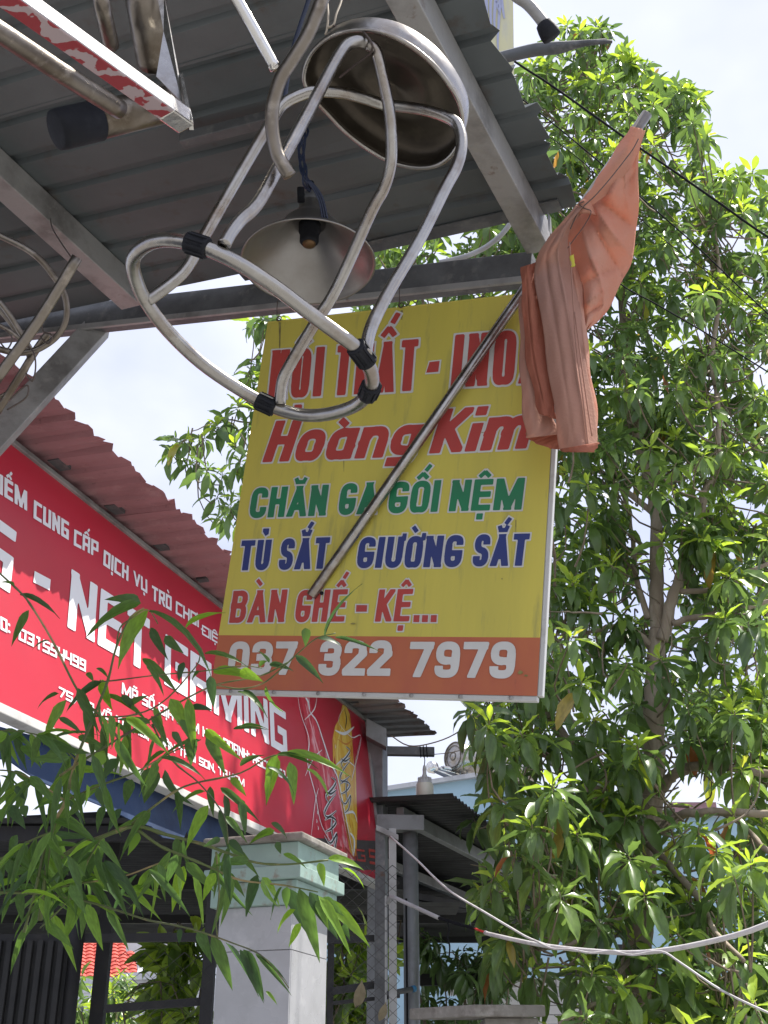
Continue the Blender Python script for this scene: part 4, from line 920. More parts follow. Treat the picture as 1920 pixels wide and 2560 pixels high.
rope('string', [Z2(600, -120), Z2(585, 0), Z2(555, 80), Z2(540, 140), Z2(505, 160)], [2.2, 2.15, 2.12, 2.11, 2.11], .002, 'rope', 'curved beige string right of the straight one above the stool', 'string')
rope('power_cord', [Z2(440, -150), Z2(395, 0), Z2(345, 150), Z2(300, 300), Z2(270, 480), Z2(255, 600)], 2.5, .005, 'cable_blue', 'dark cable bundle dropping past the curved tube left of the stool', 'cable')
# ------------------------------------------------------------------ pendant lamp
lc = W(771, 655, 3.2)
lp = thing('pendant_lamp', lc, 'conical brushed aluminium lamp shade hanging behind the stool', 'lamp')
Rr = m_px(166, 3.2)
g = G(); g.lathe(lc, UP, [(.030, .205), (.034, .17), (.050, .150), (.062, .135), (.075, .122), (Rr*.55, .072), (Rr*.85, .028), (Rr*.97, .006), (Rr, 0), (Rr+.003, -.003), (Rr+.001, -.006), (Rr-.004, -.003), (Rr*.96, .003), (Rr*.84, .024), (Rr*.54, .068), (.060, .116), (.045, .13)], 64); g.obj('shade', M['alu'], lp, smooth=True)
g = G(); g.lathe(lc, UP, [(.0001, .06), (.020, .062), (.026, .07), (.026, .10), (.030, .104), (.030, .128), (.0001, .13)], 24); hold_ = g.obj('lamp_holder', M['rubber'], lp, smooth=True)
g = G(); g.lathe(lc, UP, [(.0001, .0555), (.012, .056), (.018, .0585), (.0185, .064)], 20); g.obj('contact_ring', mat('brass', (.16, .10, .055), .45, 1), hold_, smooth=True)
g = G(); g.lathe(lc, UP, [(.0001, .252), (.012, .249), (.019, .238), (.022, .222), (.031, .208), (.031, .200)], 24); g.obj('neck', M['galv_dark'], lp, smooth=True)
tip = lc+UP*.255
for k in range(4):
    P = []
    for q, (x, y) in enumerate([Z2(372, 760), Z2(352, 860), Z2(362, 960), Z2(385, 1060), Z2(392, 1150)]):
        P.append(W(x+math.sin(q*2.1+k*1.6)*9, y, 3.3-.02*q))
    P[-1] = tip-UP*.006*k+Vector((.004*(k-1.5), 0, 0)); P.insert(0, roofp(745+k*9, 300))
    g = G(); g.tube(P, .0032, 6, sub=4); g.obj('cord', M['cable_blue'], lp, smooth=True)
for k in range(3):
    pts = [Z2(385+k*8, 1040), Z2(430+k*12, 1100), Z2(460+k*12, 1170), Z2(475+k*14, 1262)]
    g = G(); g.tube(pxpath(pts, 3.16), .003, 6, sub=4); g.obj('cord', M['cable_blue'], lp, smooth=True)
g = G(); g.tube([tip+UP*.0, tip+UP*.025], .008, 8); g.tube([W(*Z2(350, 1080), 3.2), W(*Z2(352, 1165), 3.2)], .010, 8); g.obj('tape_knot', M['cable_black'], lp, smooth=True)
# ------------------------------------------------------------------ curved J tube, straight tube
def stube(name, pts, dep, r, m, label, cat, parent=None, n=16, sub=5, hollow=True):
    P = pxpath(pts, dep); g = G(); 
    Ps, Rs = smooth_path(P, [r]*len(P), sub)
    d = (Ps[-1]-Ps[-2]).normalized()
    Ps += [Ps[-1]+d*.0005, Ps[-1]-d*.03]; Rs += [r*.86, r*.84]
    g.tube(Ps, Rs, n); o = g.obj(name, M[m], parent, smooth=False)
    for p in o.data.polygons: p.use_smooth = len(p.vertices) == 4
    if parent is None: tag(o, label, cat)
    return o
stube('curved_tube', [Z2(520, -120), Z2(472, 0), Z2(395, 190), Z2(300, 345), Z2(235, 450), Z2(192, 590), Z2(183, 720), Z2(205, 860), Z2(245, 945), Z2(286, 1012)], 1.84, .0108, 'stainless_dull', 'curved stainless tube ending in an open hook left of the stool seat', 'tube')
stube('straight_tube', [Z1(1310, -90), Z1(1365, 0), Z1(1480, 200), Z1(1588, 398)], 2.05, m_px(15, 2.05), 'stainless_bright', 'bright straight stainless tube coming down from the top edge, left of the curved tube', 'tube')
# ------------------------------------------------------------------ square-tube frame, top left
fr = thing('tube_frame', W(200, 150, 1.9), 'stainless steel tube frame with a film-wrapped square bar and a capped leg, hanging top left', 'frame')
fa, fb = W(-60, -72, 1.55), W(462, 303, 1.95)
fd = (fb-fa).normalized()
side = (W(300, 100, 1.9)-W(240, 190, 1.9)); side = (side-fd*side.dot(fd)).normalized()       # up-right in the picture
nf = fd.cross(side).normalized()
if nf.dot(CF) > 0: nf = -nf                                                               # towards the camera
wq = .031
# two faces are seen: the upper one (bare film) and the lower one (red and white streaks)
eu = (side*.75+nf*.66).normalized(); el = (-side*.66+nf*.75).normalized(); el = (el-eu*el.dot(eu)).normalized()
g = G(); g.cm = 2; c = -eu*wq/2-el*wq/2
g.box(fa+c, fb-fa, eu*wq, el*wq)
o = g.obj('square_bar', [M['film'], M['streak_red'], M['stainless']], fr)
for p in o.data.polygons:
    nn_ = p.normal
    p.material_index = 0 if nn_.dot(eu) > .9 else (1 if nn_.dot(el) > .9 else 2)
bv_ = o.modifiers.new('bevel', 'BEVEL'); bv_.width = .003; bv_.segments = 2
# bare end piece of the bar where the film is torn off
g = G(); g.box(fb-fd*.055-eu*(wq/2+.0008)-el*(wq/2+.0008), fd*.056, eu*(wq+.0016), el*(wq+.0016)); g.obj('bar_end', M['stainless_bright'], fr, bevel=.003)
# end plate
def plate(name, pts, dep, m, t=.003):
    P = pxpath(pts, dep); n = len(P); nrm = (P[1]-P[0]).cross(P[2]-P[0]).normalized()
    V = P+[p+nrm*t for p in P]
    return obj(name, V, [tuple(range(n))[::-1], tuple(range(n, 2*n))]+[(i, (i+1) % n, (i+1) % n+n, i+n) for i in range(n)], M[m], fr)
plate('end_plate', [Z1(1036, 420), Z1(1052, 420), Z1(1108, 690), Z1(1082, 690)], [2.0, 2.0, 1.93, 1.93], 'stainless_bright', .02)
plate('gusset', [Z1(905, -30), Z1(945, -30), Z1(1032, 430), Z1(1050, 590), Z1(900, 440), Z1(942, 180)], [2.05, 2.05, 2.0, 1.98, 1.98, 2.03], 'stainless', .004)
def ftube(name, pts, dep, r, m='stainless_dull'): return stube(name, pts, dep, r, m, None, None, fr)
ftube('tube', [Z1(-60, 150), Z1(0, 186), Z1(340, 410), Z1(690, 632)], [1.75, 1.77, 1.9, 2.04], .0165)
ftube('tube', [Z1(575, -60), Z1(590, 40), Z1(640, 260)], [2.0, 2.0, 2.1], .0145)
ftube('tube', [Z1(825, -60), Z1(850, 60), Z1(900, 360)], [2.1, 2.1, 2.18], .036, 'stainless_dull')
la, lb_ = W(*Z1(500, 708), 2.12), W(*Z1(1010, 590), 2.22)
ld = (lb_-la).normalized(); lr2 = m_px(47, 2.12)
g = G(); g.tube([la, lb_], lr2, 40); cleg = g.obj('capped_leg', M['stainless_dull'], fr, smooth=False)
for p in cleg.data.polygons: p.use_smooth = len(p.vertices) == 4
g = G(); g.tube([la-ld*.062, la-ld*.060, la-ld*.05, la+ld*.022, la+ld*.023, la+ld*.015], [lr2*.9, lr2*1.04, lr2*1.08, lr2*1.08, lr2*1.03, lr2*1.0], 40); g.obj('rubber_cap', M['rubber'], cleg, smooth=True)
# ------------------------------------------------------------------ wire rack at the left edge
rk = thing('wire_rack', W(80, 780, 2.3), 'stainless wire rack of thin rings and rods hanging at the left edge', 'rack')
def rod(name, pts, dep, r, m='stainless_dull', sub=5):
    g = G(); g.tube(pxpath(pts, dep), r, 10, sub=sub); g.obj(name, M[m], rk, smooth=True)
rod('rod', [Z4(445, 192), Z4(220, 560), Z4(-30, 905)], 2.2, .0105)
rod('rod', [Z4(278, 632), Z4(215, 715), Z4(100, 900), Z4(-20, 1090)], 2.28, .0075)
rod('rod', [Z4(-10, 440), Z4(60, 530), Z4(180, 730)], 2.32, .0055); rod('rod', [Z4(-20, 470), Z4(50, 560), Z4(165, 715)], 2.34, .0045)
rod('ring', [Z4(-60, 40), Z4(0, 68), Z4(90, 110), Z4(170, 155), Z4(245, 218), Z4(305, 295), Z4(350, 360), Z4(378, 430), Z4(385, 510), Z4(370, 580), Z4(325, 650), Z4(260, 700), Z4(190, 732), Z4(100, 742), Z4(0, 722), Z4(-60, 700)], 2.26, .0062)
rod('ring', [Z4(-60, 560), Z4(10, 590), Z4(90, 640), Z4(150, 720), Z4(165, 800), Z4(130, 880), Z4(60, 960), Z4(-30, 1010)], 2.3, .004)
for q, pts in enumerate(([(110, 740), (150, 700), (195, 745), (205, 830), (185, 905), (150, 860)], [(0, 680), (40, 720), (70, 660), (30, 610)], [(60, 1010), (110, 960), (160, 930), (150, 1000), (40, 1070)], [(240, 560), (250, 620), (300, 640), (280, 690), (230, 650)])):
    rod('tie_wire', [Z4(*p) for p in pts], 2.24, .0016, 'wire')
rk2 = [Z4(300, 20), Z4(340, 90), Z4(405, 185)]
rod('tie_wire', [Z4(290, -30)]+rk2, [2.9, 2.6, 2.4, 2.2], .0014, 'wire')
# ------------------------------------------------------------------ top right: capped hook tube, stick, banner
stube('hook_tube', [Z3(120, -160), Z3(190, -40), Z3(270, 20), Z3(330, 85), Z3(372, 140)], 3.0, .0150, 'galv', 'grey bent tube coming in at the top above the broken stick', 'tube')
cpA, cpB = W(*Z3(362, 128), 3.0), W(*Z3(418, 222), 3.0); dd = (cpB-cpA).normalized()
g = G(); g.tube([cpA, cpA+dd*.004, cpA+dd*.02, cpB-dd*.012, cpB-dd*.002, cpB], [.016, .021, .0245, .026, .024, .018], 24)
tag(g.obj('rubber_ferrule', M['rubber'], smooth=True), 'black rubber foot on the end of the bent tube at the top', 'rubber foot')
P = pxpath([Z2(1320, 375), Z3(0, 365), Z3(180, 318), Z3(330, 285), Z3(450, 275), Z3(560, 256), Z3(640, 245), Z3(762, 240)], [3.9, 3.85, 3.8, 3.75, 3.72, 3.7, 3.68, 3.66])
Rk = [.020, .020, .020, .021, .020, .012, .009, .005]
g = G(); g.tube(P, Rk, 8, sub=3); P2_ = pxpath([Z3(540, 262), Z3(640, 238), Z3(730, 226)], 3.69); g.tube(P2_, [.007, .006, .004], 6)
tag(g.obj('stick', M['galv_dark'], smooth=True), 'flattened grey pole with a split end sticking out under the awning edge', 'pole')
bp = [W(1120, -60, 5.2), W(1282, -60, 5.2), W(1286, 238, 5.0), W(1120, 238, 5.0)]
bn_ = (bp[1]-bp[0]).cross(bp[3]-bp[0]).normalized()
bnr = thing('banner', bp[3], 'faded yellow banner with pale blue lettering behind the awning edge at the top', 'banner')
obj('panel', bp+[p+bn_*.02 for p in bp], [(0, 1, 2, 3), (7, 6, 5, 4), (0, 4, 5, 1), (1, 5, 6, 2), (2, 6, 7, 3), (3, 7, 4, 0)], mat('faded_yellow', (.60, .58, .36), .6, 0, [((.50, .50, .42), 6, .45, .7)], stretch=(4, 4, .6)), bnr)
if bn_.dot(CAM-bp[0]) < 0: bn2 = -bn_
else: bn2 = bn_
g = G()
off_ = bn2*.004 if bn2 == -bn_ else bn2*.024
def bstroke(pts, w_):
    P, R_ = smooth_path([onplane(*Z3(*p), bp[0], bn_)+off_ for p in pts], [1]*len(pts), 4); n = len(P); V = []
    for i, p in enumerate(P):
        t = (P[min(i+1, n-1)]-P[max(i-1, 0)]).normalized(); s_ = t.cross(bn_)*w_*(1-.75*i/n); V += [p+s_, p-s_]
    g.add(V, [(2*i, 2*i+1, 2*i+3, 2*i+2) for i in range(n-1)])
for pts in ([(5, -60), (8, 60), (12, 160)], [(-45, -60), (-40, 60), (-42, 120)], [(30, -60), (38, 60), (32, 200), (40, 260)], [(65, -60), (60, 80), (70, 220)], [(70, -40), (95, 10), (112, 90)], [(118, -60), (110, 90), (102, 230), (105, 290)], [(118, -40), (132, 60), (140, 110)], [(90, 0), (82, 120), (88, 180)]): bstroke(pts, .008)
g.obj('lettering', mat('faded_blue_print', (.36, .39, .55), .6), bnr)
# corrugated conduit arc
stube('conduit', [Z3(190, 1250), Z3(165, 1300), Z3(120, 1355), Z3(60, 1405), Z3(0, 1442), Z2(1290, 1480), Z2(1150, 1512)], [3.9, 3.9, 3.9, 3.92, 3.95, 3.95, 3.97], .0085, 'pvc', 'grey flexible conduit curving down beside the awning corner', 'conduit')
# ------------------------------------------------------------------ flag
DF = YS.p(1340, 672); dF = (DF-CAM).dot(CF)-.10
fl = thing('flag', W(770, 1500, dF-.02), 'faded salmon cloth flag wrapped round a steel pole tied to the awning corner', 'flag')
pa, pb = W(778, 1490, dF-.05), W(1618, 284, dF+.05)
pr_ = m_px(13.5, dF); dpl = (pb-pa).normalized()
g = G(); g.tube([pa+dpl*.03, pa-dpl*.0, pa+dpl*.0005, pa+dpl*.001, pb-dpl*.001, pb, pb-dpl*.02][1:], [pr_*.86, pr_, pr_, pr_, pr_*.97, pr_*.8], 24); pole_ = o = g.obj('pole', M['stainless'], fl)
for p in o.data.polygons: p.use_smooth = len(p.vertices) == 4
g = G(); hc_ = W(805, 1482, dF-.05)-CF*pr_*.86; g.lathe(hc_, -CF, [(.006, 0), (.006, .0012), (.0001, .0013)], 12); g.obj('pole_hole', M['cable_black'], pole_)
g = G(); g.lathe(pa-dpl*.0006, dpl, [(.0001, 0), (pr_*.8, 0)], 20); g.obj('pole_bore', M['cable_black'], pole_)
def cloth(name, rows, dep, bulge, m, nu=22, nv=40, folds=3, famp=.012, seed=1, end=0, th=.0015, creases=()):
    """rows of (left, right) pixels from top to bottom; bulge = how far the middle stands towards the camera"""
    rr = random.Random(seed); ph = [rr.uniform(0, 6.28) for _ in range(6)]
    Lp = [Vector((a[0], a[1], 0)) for a, b in rows]; Rp = [Vector((b[0], b[1], 0)) for a, b in rows]
    n = len(rows); sub = max(1, nv//(n-1)); Ls, Q1 = smooth_path(Lp, dep if isinstance(dep, list) else [dep]*n, sub); Rs_, _ = smooth_path(Rp, [1]*n, sub)
    bl = bulge if isinstance(bulge, list) else [bulge]*n; _, Bs = smooth_path(Lp, bl, sub)
    V = []; m_ = len(Ls)
    for i in range(m_):
        for k in range(nu+1):
            t = k/nu; p = Ls[i].lerp(Rs_[i], t); v = i/m_
            d = Q1[i]-Bs[i]*math.sin(math.pi*t)
            d += famp*math.sin(t*folds*6.28+ph[0]+1.2*math.sin(v*3+ph[1]))*(.5+.5*math.sin(math.pi*t))+famp*.5*math.sin(v*9+t*4+ph[2])*math.sin(t*5+v*6+ph[3])+famp*.22*math.sin(v*41+t*15+ph[4])
            for (ta, va, tb, vb, wc, dc) in creases:
                ex, ey = tb-ta, vb-va; q_ = max(0, min(1, ((t-ta)*ex+(v-va)*ey)/(ex*ex+ey*ey))); dd_ = math.hypot(t-ta-q_*ex, (v-va-q_*ey))
                d += dc*math.exp(-dd_/wc)*math.sin(math.pi*min(max(q_, .12), .9))
            if p.y > 660: d *= ray(p.x, 660).y/ray(p.x, p.y).y
            jx = 2.5*math.sin(v*23+ph[5])*(1 if k in (0, nu) else 0)
            V.append(W(p.x+jx, p.y, d))
    F = [(i*(nu+1)+k, i*(nu+1)+k+1, (i+1)*(nu+1)+k+1, (i+1)*(nu+1)+k) for i in range(m_-1) for k in range(nu)]
    o = obj(name, V, F, M[m], fl, True); s_ = o.modifiers.new('thickness', 'SOLIDIFY'); s_.thickness = th; s_.offset = 0
    return o
r1_ = [((1578, 318), (1612, 326)), ((1556, 352), (1598, 372)), ((1520, 410), (1597, 430)), ((1482, 468), (1595, 500)), ((1452, 512), (1592, 560)), ((1424, 560), (1588, 610)), ((1412, 625), (1575, 660)), ((1420, 690), (1556, 702)), ((1436, 745), (1528, 762)), ((1450, 790), (1496, 800)), ((1462, 822), (1468, 826))]
cloth('cloth_wrap', r1_, dF-.01, [.02, .03, .05, .07, .06, .10, .12, .12, .09, .06, .02], 'cloth', folds=1.6, famp=.014, seed=3, nu=40, nv=80, creases=[(0, .32, 1, .42, .022, .030), (.05, .34, 1, .56, .02, -.030), (.0, .36, .95, .66, .025, .034), (0, .40, .8, .8, .02, -.026), (.1, .75, .9, .62, .02, .03), (.1, .85, .9, .70, .02, -.024), (.2, .9, .9, .78, .02, .022), (.3, .05, .8, .33, .02, -.018), (.5, .30, .95, .18, .02, .016)])
# flap folded along the pole, with its stitched edge
cloth('cloth_flap', [((1578, 316), (1606, 322)), ((1545, 365), (1596, 378)), ((1500, 436), (1556, 446)), ((1470, 482), (1500, 500)), ((1448, 516), (1462, 528))], dF-.075, .012, 'cloth', folds=.8, famp=.005, seed=5, nv=20)
g = G(); g.tube(pxpath([Z3(912, 800), Z3(880, 860), Z3(820, 940), Z3(740, 1040), Z3(660, 1130), Z3(600, 1185), Z3(560, 1230), Z3(520, 1320)], dF-.125), .0018, 5, sub=4)
g.tube(pxpath([Z3(600, 1160), Z3(570, 1175), Z3(600, 1200), Z3(640, 1220), Z3(600, 1300), Z3(540, 1380), Z3(505, 1430)], dF-.125), .0014, 5, sub=4); g.obj('string', M['wire'], fl)
# gathered knot
for q in range(6):
    y0 = 504+q*5; g = G(); g.tube(pxpath([(1444-q*4, y0+12), (1454, y0+1), (1468+q, y0+1), (1480+q*2, y0+9)], [dF-.075, dF-.115, dF-.115, dF-.075]), [.003, .0055, .0055, .002], 8, sub=4); g.obj('gather', M['cloth'], fl, smooth=True)
cloth('cloth_fold', [((1440, 512), (1468, 516)), ((1402, 560), (1432, 560)), ((1368, 600), (1420, 600)), ((1342, 640), (1420, 630)), ((1338, 690), (1433, 690)), ((1346, 760), (1448, 760)), ((1360, 850), (1460, 850)), ((1372, 930), (1470, 930)), ((1384, 1010), (1483, 1010)), ((1392, 1080), (1492, 1080)), ((1402, 1126), (1496, 1108))], dF-.10, [.01, .02, .03, .03, .035, .035, .035, .035, .04, .04, .04], 'cloth_mauve', folds=.9, famp=.008, seed=8, nu=30, nv=70, creases=[(.3, 0, .38, .9, .07, .018), (.66, 0, .72, 1, .035, -.024), (.7, .35, 1, .37, .012, .010), (.7, .6, 1, .63, .012, .010)])
cloth('cloth_fold', [((1420, 640), (1440, 660)), ((1428, 700), (1452, 700)), ((1440, 780), (1462, 780)), ((1452, 870), (1470, 870)), ((1460, 950), (1480, 950)), ((1472, 1040), (1494, 1040)), ((1478, 1090), (1494, 1100))], dF-.085, .01, 'cloth', folds=.8, famp=.004, seed=9, nu=8)
cloth('cloth_fold', [((1303, 668), (1342, 655)), ((1304, 720), (1348, 710)), ((1308, 800), (1356, 800)), ((1316, 900), (1368, 900)), ((1336, 985), (1384, 990)), ((1346, 1034), (1390, 1048))], dF-.07, .015, 'cloth_deep', folds=1.1, famp=.008, seed=11, nu=24, creases=[(.3, 0, .4, 1, .03, .015)])
cloth('cloth_fold', [((1298, 740), (1335, 735)), ((1299, 820), (1345, 820)), ((1300, 920), (1358, 920)), ((1305, 1010), (1372, 1010)), ((1314, 1080), (1392, 1070)), ((1318, 1095), (1400, 1085))], dF-.03, .02, 'cloth_mauve', folds=1.2, famp=.008, seed=12)
cloth('cloth_fold', [((1314, 1078), (1392, 1068)), ((1320, 1094), (1410, 1084)), ((1340, 1108), (1402, 1104)), ((1380, 1122), (1400, 1124))], dF-.0, .0, 'cloth_deep', folds=.6, famp=.004, seed=13)
cloth('cloth_hem', [((1402, 1122), (1495, 1106)), ((1404, 1128), (1496, 1112)), ((1412, 1130), (1484, 1131))], dF-.135, .045, 'cloth_deep', folds=.8, famp=.003, seed=14, nv=6)
cloth('cloth_hem', [((1424, 640), (1434, 636)), ((1427, 668), (1438, 666))], dF-.16, .002, 'y_patch', nu=4, nv=6, folds=.3, famp=.001) if M.setdefault('y_patch', mat('lime_patch', (.45, .42, .05), .8)) else None
for pts in ([(1406, 605), (1412, 700), (1422, 860), (1440, 1000), (1454, 1128)], [(1419, 780), (1428, 850), (1440, 940), (1450, 1010), (1462, 1090)]):
    g = G(); g.tube([W(x+18, y, (dF-.150)*ray(x, 660).y/ray(x, max(y, 660)).y) for x, y in pts], .0022, 5, sub=4); g.obj('seam', M['cloth_mauve'], fl, smooth=True)
# ------------------------------------------------------------------ overhead cables
def cab(pts, Ys, r, m, label, name='overhead_cable', cat='cable', group='cables crossing in front of the big tree'):
    n = len(pts); P = [at(x, y, Ys[0]+(Ys[1]-Ys[0])*i/(n-1)) for i, (x, y) in enumerate(pts)]
    g = G(); g.tube(P, r, 6, sub=4); return tag(g.obj(name, M[m], smooth=True), label, cat, group)
cab([(1120, 40), Z3(220, 368), Z3(430, 505), Z3(830, 790), Z3(1100, 975), Z3(1380, 1170), Z3(1659, 1365), (2150, 730)], (5.2, 5.6), .0075, 'cable_black', 'thickest dark overhead cable, the topmost one crossing the tree')
cab([(1180, 160), Z3(240, 570), Z3(480, 760), Z3(720, 960), Z3(1000, 1200), Z3(1250, 1420), Z3(1480, 1640), (1990, 850)], (5.4, 5.6), .0045, 'cable_black', 'thin dark overhead cable passing behind the flag, second from the top')
cab([(1230, 240), Z3(260, 690), Z3(600, 940), Z3(1000, 1330), Z3(1300, 1560), (1880, 770), (2000, 850)], (5.5, 5.8), .003, 'cable_black', 'very thin overhead wire just below the second cable')
cab([(1400, 560), (1538, 700), (1640, 760), (1760, 830), (1920, 930)], (5.6, 5.8), .0045, 'cable_black', 'lowest dark overhead cable, coming out from behind the cloth')
# white service cables
cA = [Z8(868, 930), Z8(1000, 985), Z8(1140, 1045)]
rope_ = lambda name, pts, Ys, r, m, label, grp=None: cab(pts, Ys, r, m, label, name, 'cable', grp)
rope_('conduit', [Z8(850, 960), Z8(862, 935), Z8(885, 930), Z8(1000, 982), Z8(1145, 1048)], (6.5, 6.2), .0115, 'pvc', 'grey plastic conduit leaving the fence post and sloping to the taped joint')
for k in range(3):
    pts = [(x, y+(1.5*math.sin(q*2.2+k*2.1))) for q, (x, y) in enumerate([Z8(1140, 1046), Z8(1200, 1066), Z8(1260, 1085), Z8(1310, 1098), Z8(1360, 1112)])]
    rope_('twisted_wire', pts, (6.2, 6.02), .0058, 'cable_black', ['black twisted wire between conduit and white cable, the upper strand', 'black twisted wire between conduit and white cable, the middle strand', 'black twisted wire between conduit and white cable, the lower strand'][k], 'strands of the taped joint')
rope_('taped_joint', [Z8(1350, 1108), Z8(1385, 1122), Z8(1422, 1134)], (6.03, 5.95), .006, 'tape_red', 'red taped joint at the start of the white cable')
rope_('drop_wire', [Z8(1190, 1062), Z8(1205, 1110), Z8(1196, 1160), Z8(1208, 1210), Z8(1204, 1275)], (6.15, 6.15), .004, 'cable_black', 'short black wire dangling from the twisted joint')
rope_('service_cable', [Z8(1418, 1132), Z9(60, 1142), Z9(330, 1200), Z9(620, 1236), Z9(930, 1247), Z9(1280, 1194), Z9(1659, 1082), (2120, 2200)], (5.95, 4.4), .0105, 'cable_white', 'thick white cable sagging across the lower right in front of the tree')
rope_('service_wire', [Z8(868, 580), Z8(1020, 715), Z8(1120, 815), Z8(1230, 908), Z8(1400, 1010), Z8(1560, 1105), Z8(1659, 1162), Z9(400, 1210)], (6.4, 5.3), .0052, 'cable_white', 'thin cream wire from the fence top down to the thick white cable')
rope_('service_wire', [Z9(340, 1190), Z9(420, 1225), Z9(520, 1228), Z9(640, 1250), Z9(760, 1238), Z9(880, 1262), Z9(1040, 1240), Z9(1160, 1310), Z9(1400, 1470), Z9(1700, 1612)], (5.35, 4.6), .0045, 'cable_white', 'thin cream wire wound on the thick cable, dropping away at the lower right')
rope_('loose_wire', [ZB(870, 1380), ZB(970, 1438), ZB(1100, 1425), ZB(1240, 1370), ZB(1380, 1260), ZB(1460, 1190)], (7.2, 6.8), .004, 'twig', 'thin brown wire looping from the eave towards the tree')
rope_('loose_wire', [ZB(1120, 1488), ZB(1200, 1480), ZB(1300, 1462), ZB(1420, 1470)], (7.4, 7.2), .0025, 'twig', 'thin wire running from the steel arm to the tree')
# ================================================================== leaves
def leaf_variant(kind, bend):
    if kind == 'mango': st = [(0, .05), (.08, .16), (.22, .62), (.40, .96), (.55, 1), (.74, .80), (.90, .38), (1, 0)]; fold = .16; wav = .03
    elif kind == 'bamboo': st = [(0, .06), (.05, .42), (.13, .85), (.24, 1), (.42, .90), (.64, .62), (.84, .27), (1, 0)]; fold = .10; wav = .01
    V = []; F = []
    for i, (t, w_) in enumerate(st):
        a = bend*t; x = math.sin(a)/bend if bend > .01 else t; z = -(1-math.cos(a))/bend if bend > .01 else 0
        wv = wav*math.sin(t*19+bend*5)
        V += [(x, -.5*w_, z+fold*.5*w_+wv), (x, 0, z), (x, .5*w_, z+fold*.5*w_-wv)]
    n = len(st)
    for i in range(n-1):
        F += [(3*i, 3*i+3, 3*i+4, 3*i+1), (3*i+1, 3*i+4, 3*i+5, 3*i+2)]
    return np.array(V, float), F
BENDS = [.15, .5, .9, 1.4]
LV = {k: [leaf_variant(k, b) for b in BENDS] for k in ('mango', 'bamboo')}
TINTS = [0.05, .18, .32, .46, .6, .72, .84, .95]
_lm = {}
def leaf_mesh(kind, bi, ti):
    k = (kind, bi, ti)
    if k not in _lm:
        V, F = LV[kind][bi]; me = bpy.data.meshes.new('leaf'); 
        me.from_pydata([tuple(v) for v in V], [], F); me.materials.append(M[kind+'_leaf'])
        me.polygons.foreach_set('use_smooth', [True]*len(F))
        at_ = me.attributes.new('tint', 'FLOAT', 'POINT'); at_.data.foreach_set('value', [TINTS[ti]]*len(V)); me.update(); _lm[k] = me
    return _lm[k]
def leafm(base, d, nrm, ln, wd):
    """leaf frame: base, direction, upper-face normal, length, width"""
    d = d.normalized(); s_ = nrm.cross(d)
    if s_.length < 1e-5: s_ = d.orthogonal()
    s_.normalize(); n = d.cross(s_)
    return np.array([[d.x*ln, s_.x*wd, n.x*ln, base.x], [d.y*ln, s_.y*wd, n.y*ln, base.y], [d.z*ln, s_.z*wd, n.z*ln, base.z]])
def project(p):
    q = p-CAM; d = q.dot(CF); return (960+FOC*q.x/d, 1280-FOC*q.dot(CU)/d, d)
def plant_leaves(root, leaves, kind, nparts=300, name='leaf'):
    """leaves = (matrix, tint, bend index); the largest in view become parts, the rest one foliage mesh"""
    inv = np.array(mw(root).inverted())[:3]
    R_, T_ = inv[:, :3], inv[:, 3]
    sc = []
    for i, (A, t, b) in enumerate(leaves):
        x, y, d = project(Vector(A[:, 3])); ln = np.linalg.norm(A[:, 0])
        v = ln/d if (0 < x < 1920 and 0 < y < 2560 and d > 0) else 0
        sc.append((v, i))
    sc.sort(reverse=True); part = set(i for v, i in sc[:nparts])
    Vs = []; Fs = []; Ts = []; nb = 0
    for i, (A, t, b) in enumerate(leaves):
        B_ = np.empty((3, 4)); B_[:, :3] = R_@A[:, :3]; B_[:, 3] = R_@A[:, 3]+T_
        if i in part:
            ti = min(range(len(TINTS)), key=lambda q: abs(TINTS[q]-t))
            o = bpy.data.objects.new(name, leaf_mesh(kind, b, ti)); COL.objects.link(o); o.parent = root
            o.matrix_basis = Matrix([list(B_[0]), list(B_[1]), list(B_[2]), [0, 0, 0, 1]])
        else:
            V, F = LV[kind][b]; Vs.append(V@B_[:, :3].T+B_[:, 3]); Fs.append(np.array(F)+nb); nb += len(V); Ts.append(np.full(len(V), t))
    if Vs:
        V = np.concatenate(Vs); F = np.concatenate(Fs)
        me = bpy.data.meshes.new('foliage'); me.vertices.add(len(V)); me.vertices.foreach_set('co', V.ravel())
        me.loops.add(F.size); me.loops.foreach_set('vertex_index', F.ravel().astype(np.int32))
        me.polygons.add(len(F)); me.polygons.foreach_set('loop_start', (np.arange(len(F))*4).astype(np.int32)); me.polygons.foreach_set('use_smooth', [True]*len(F))
        me.materials.append(M[kind+'_leaf']); a_ = me.attributes.new('tint', 'FLOAT', 'POINT'); a_.data.foreach_set('value', np.concatenate(Ts)); me.update(); me.validate()
        o = bpy.data.objects.new('foliage', me); COL.objects.link(o); o.parent = root; o['kind'] = 'stuff'
R = random.Random(21)
def rvec(s=1): return Vector((R.gauss(0, s), R.gauss(0, s), R.gauss(0, s)))
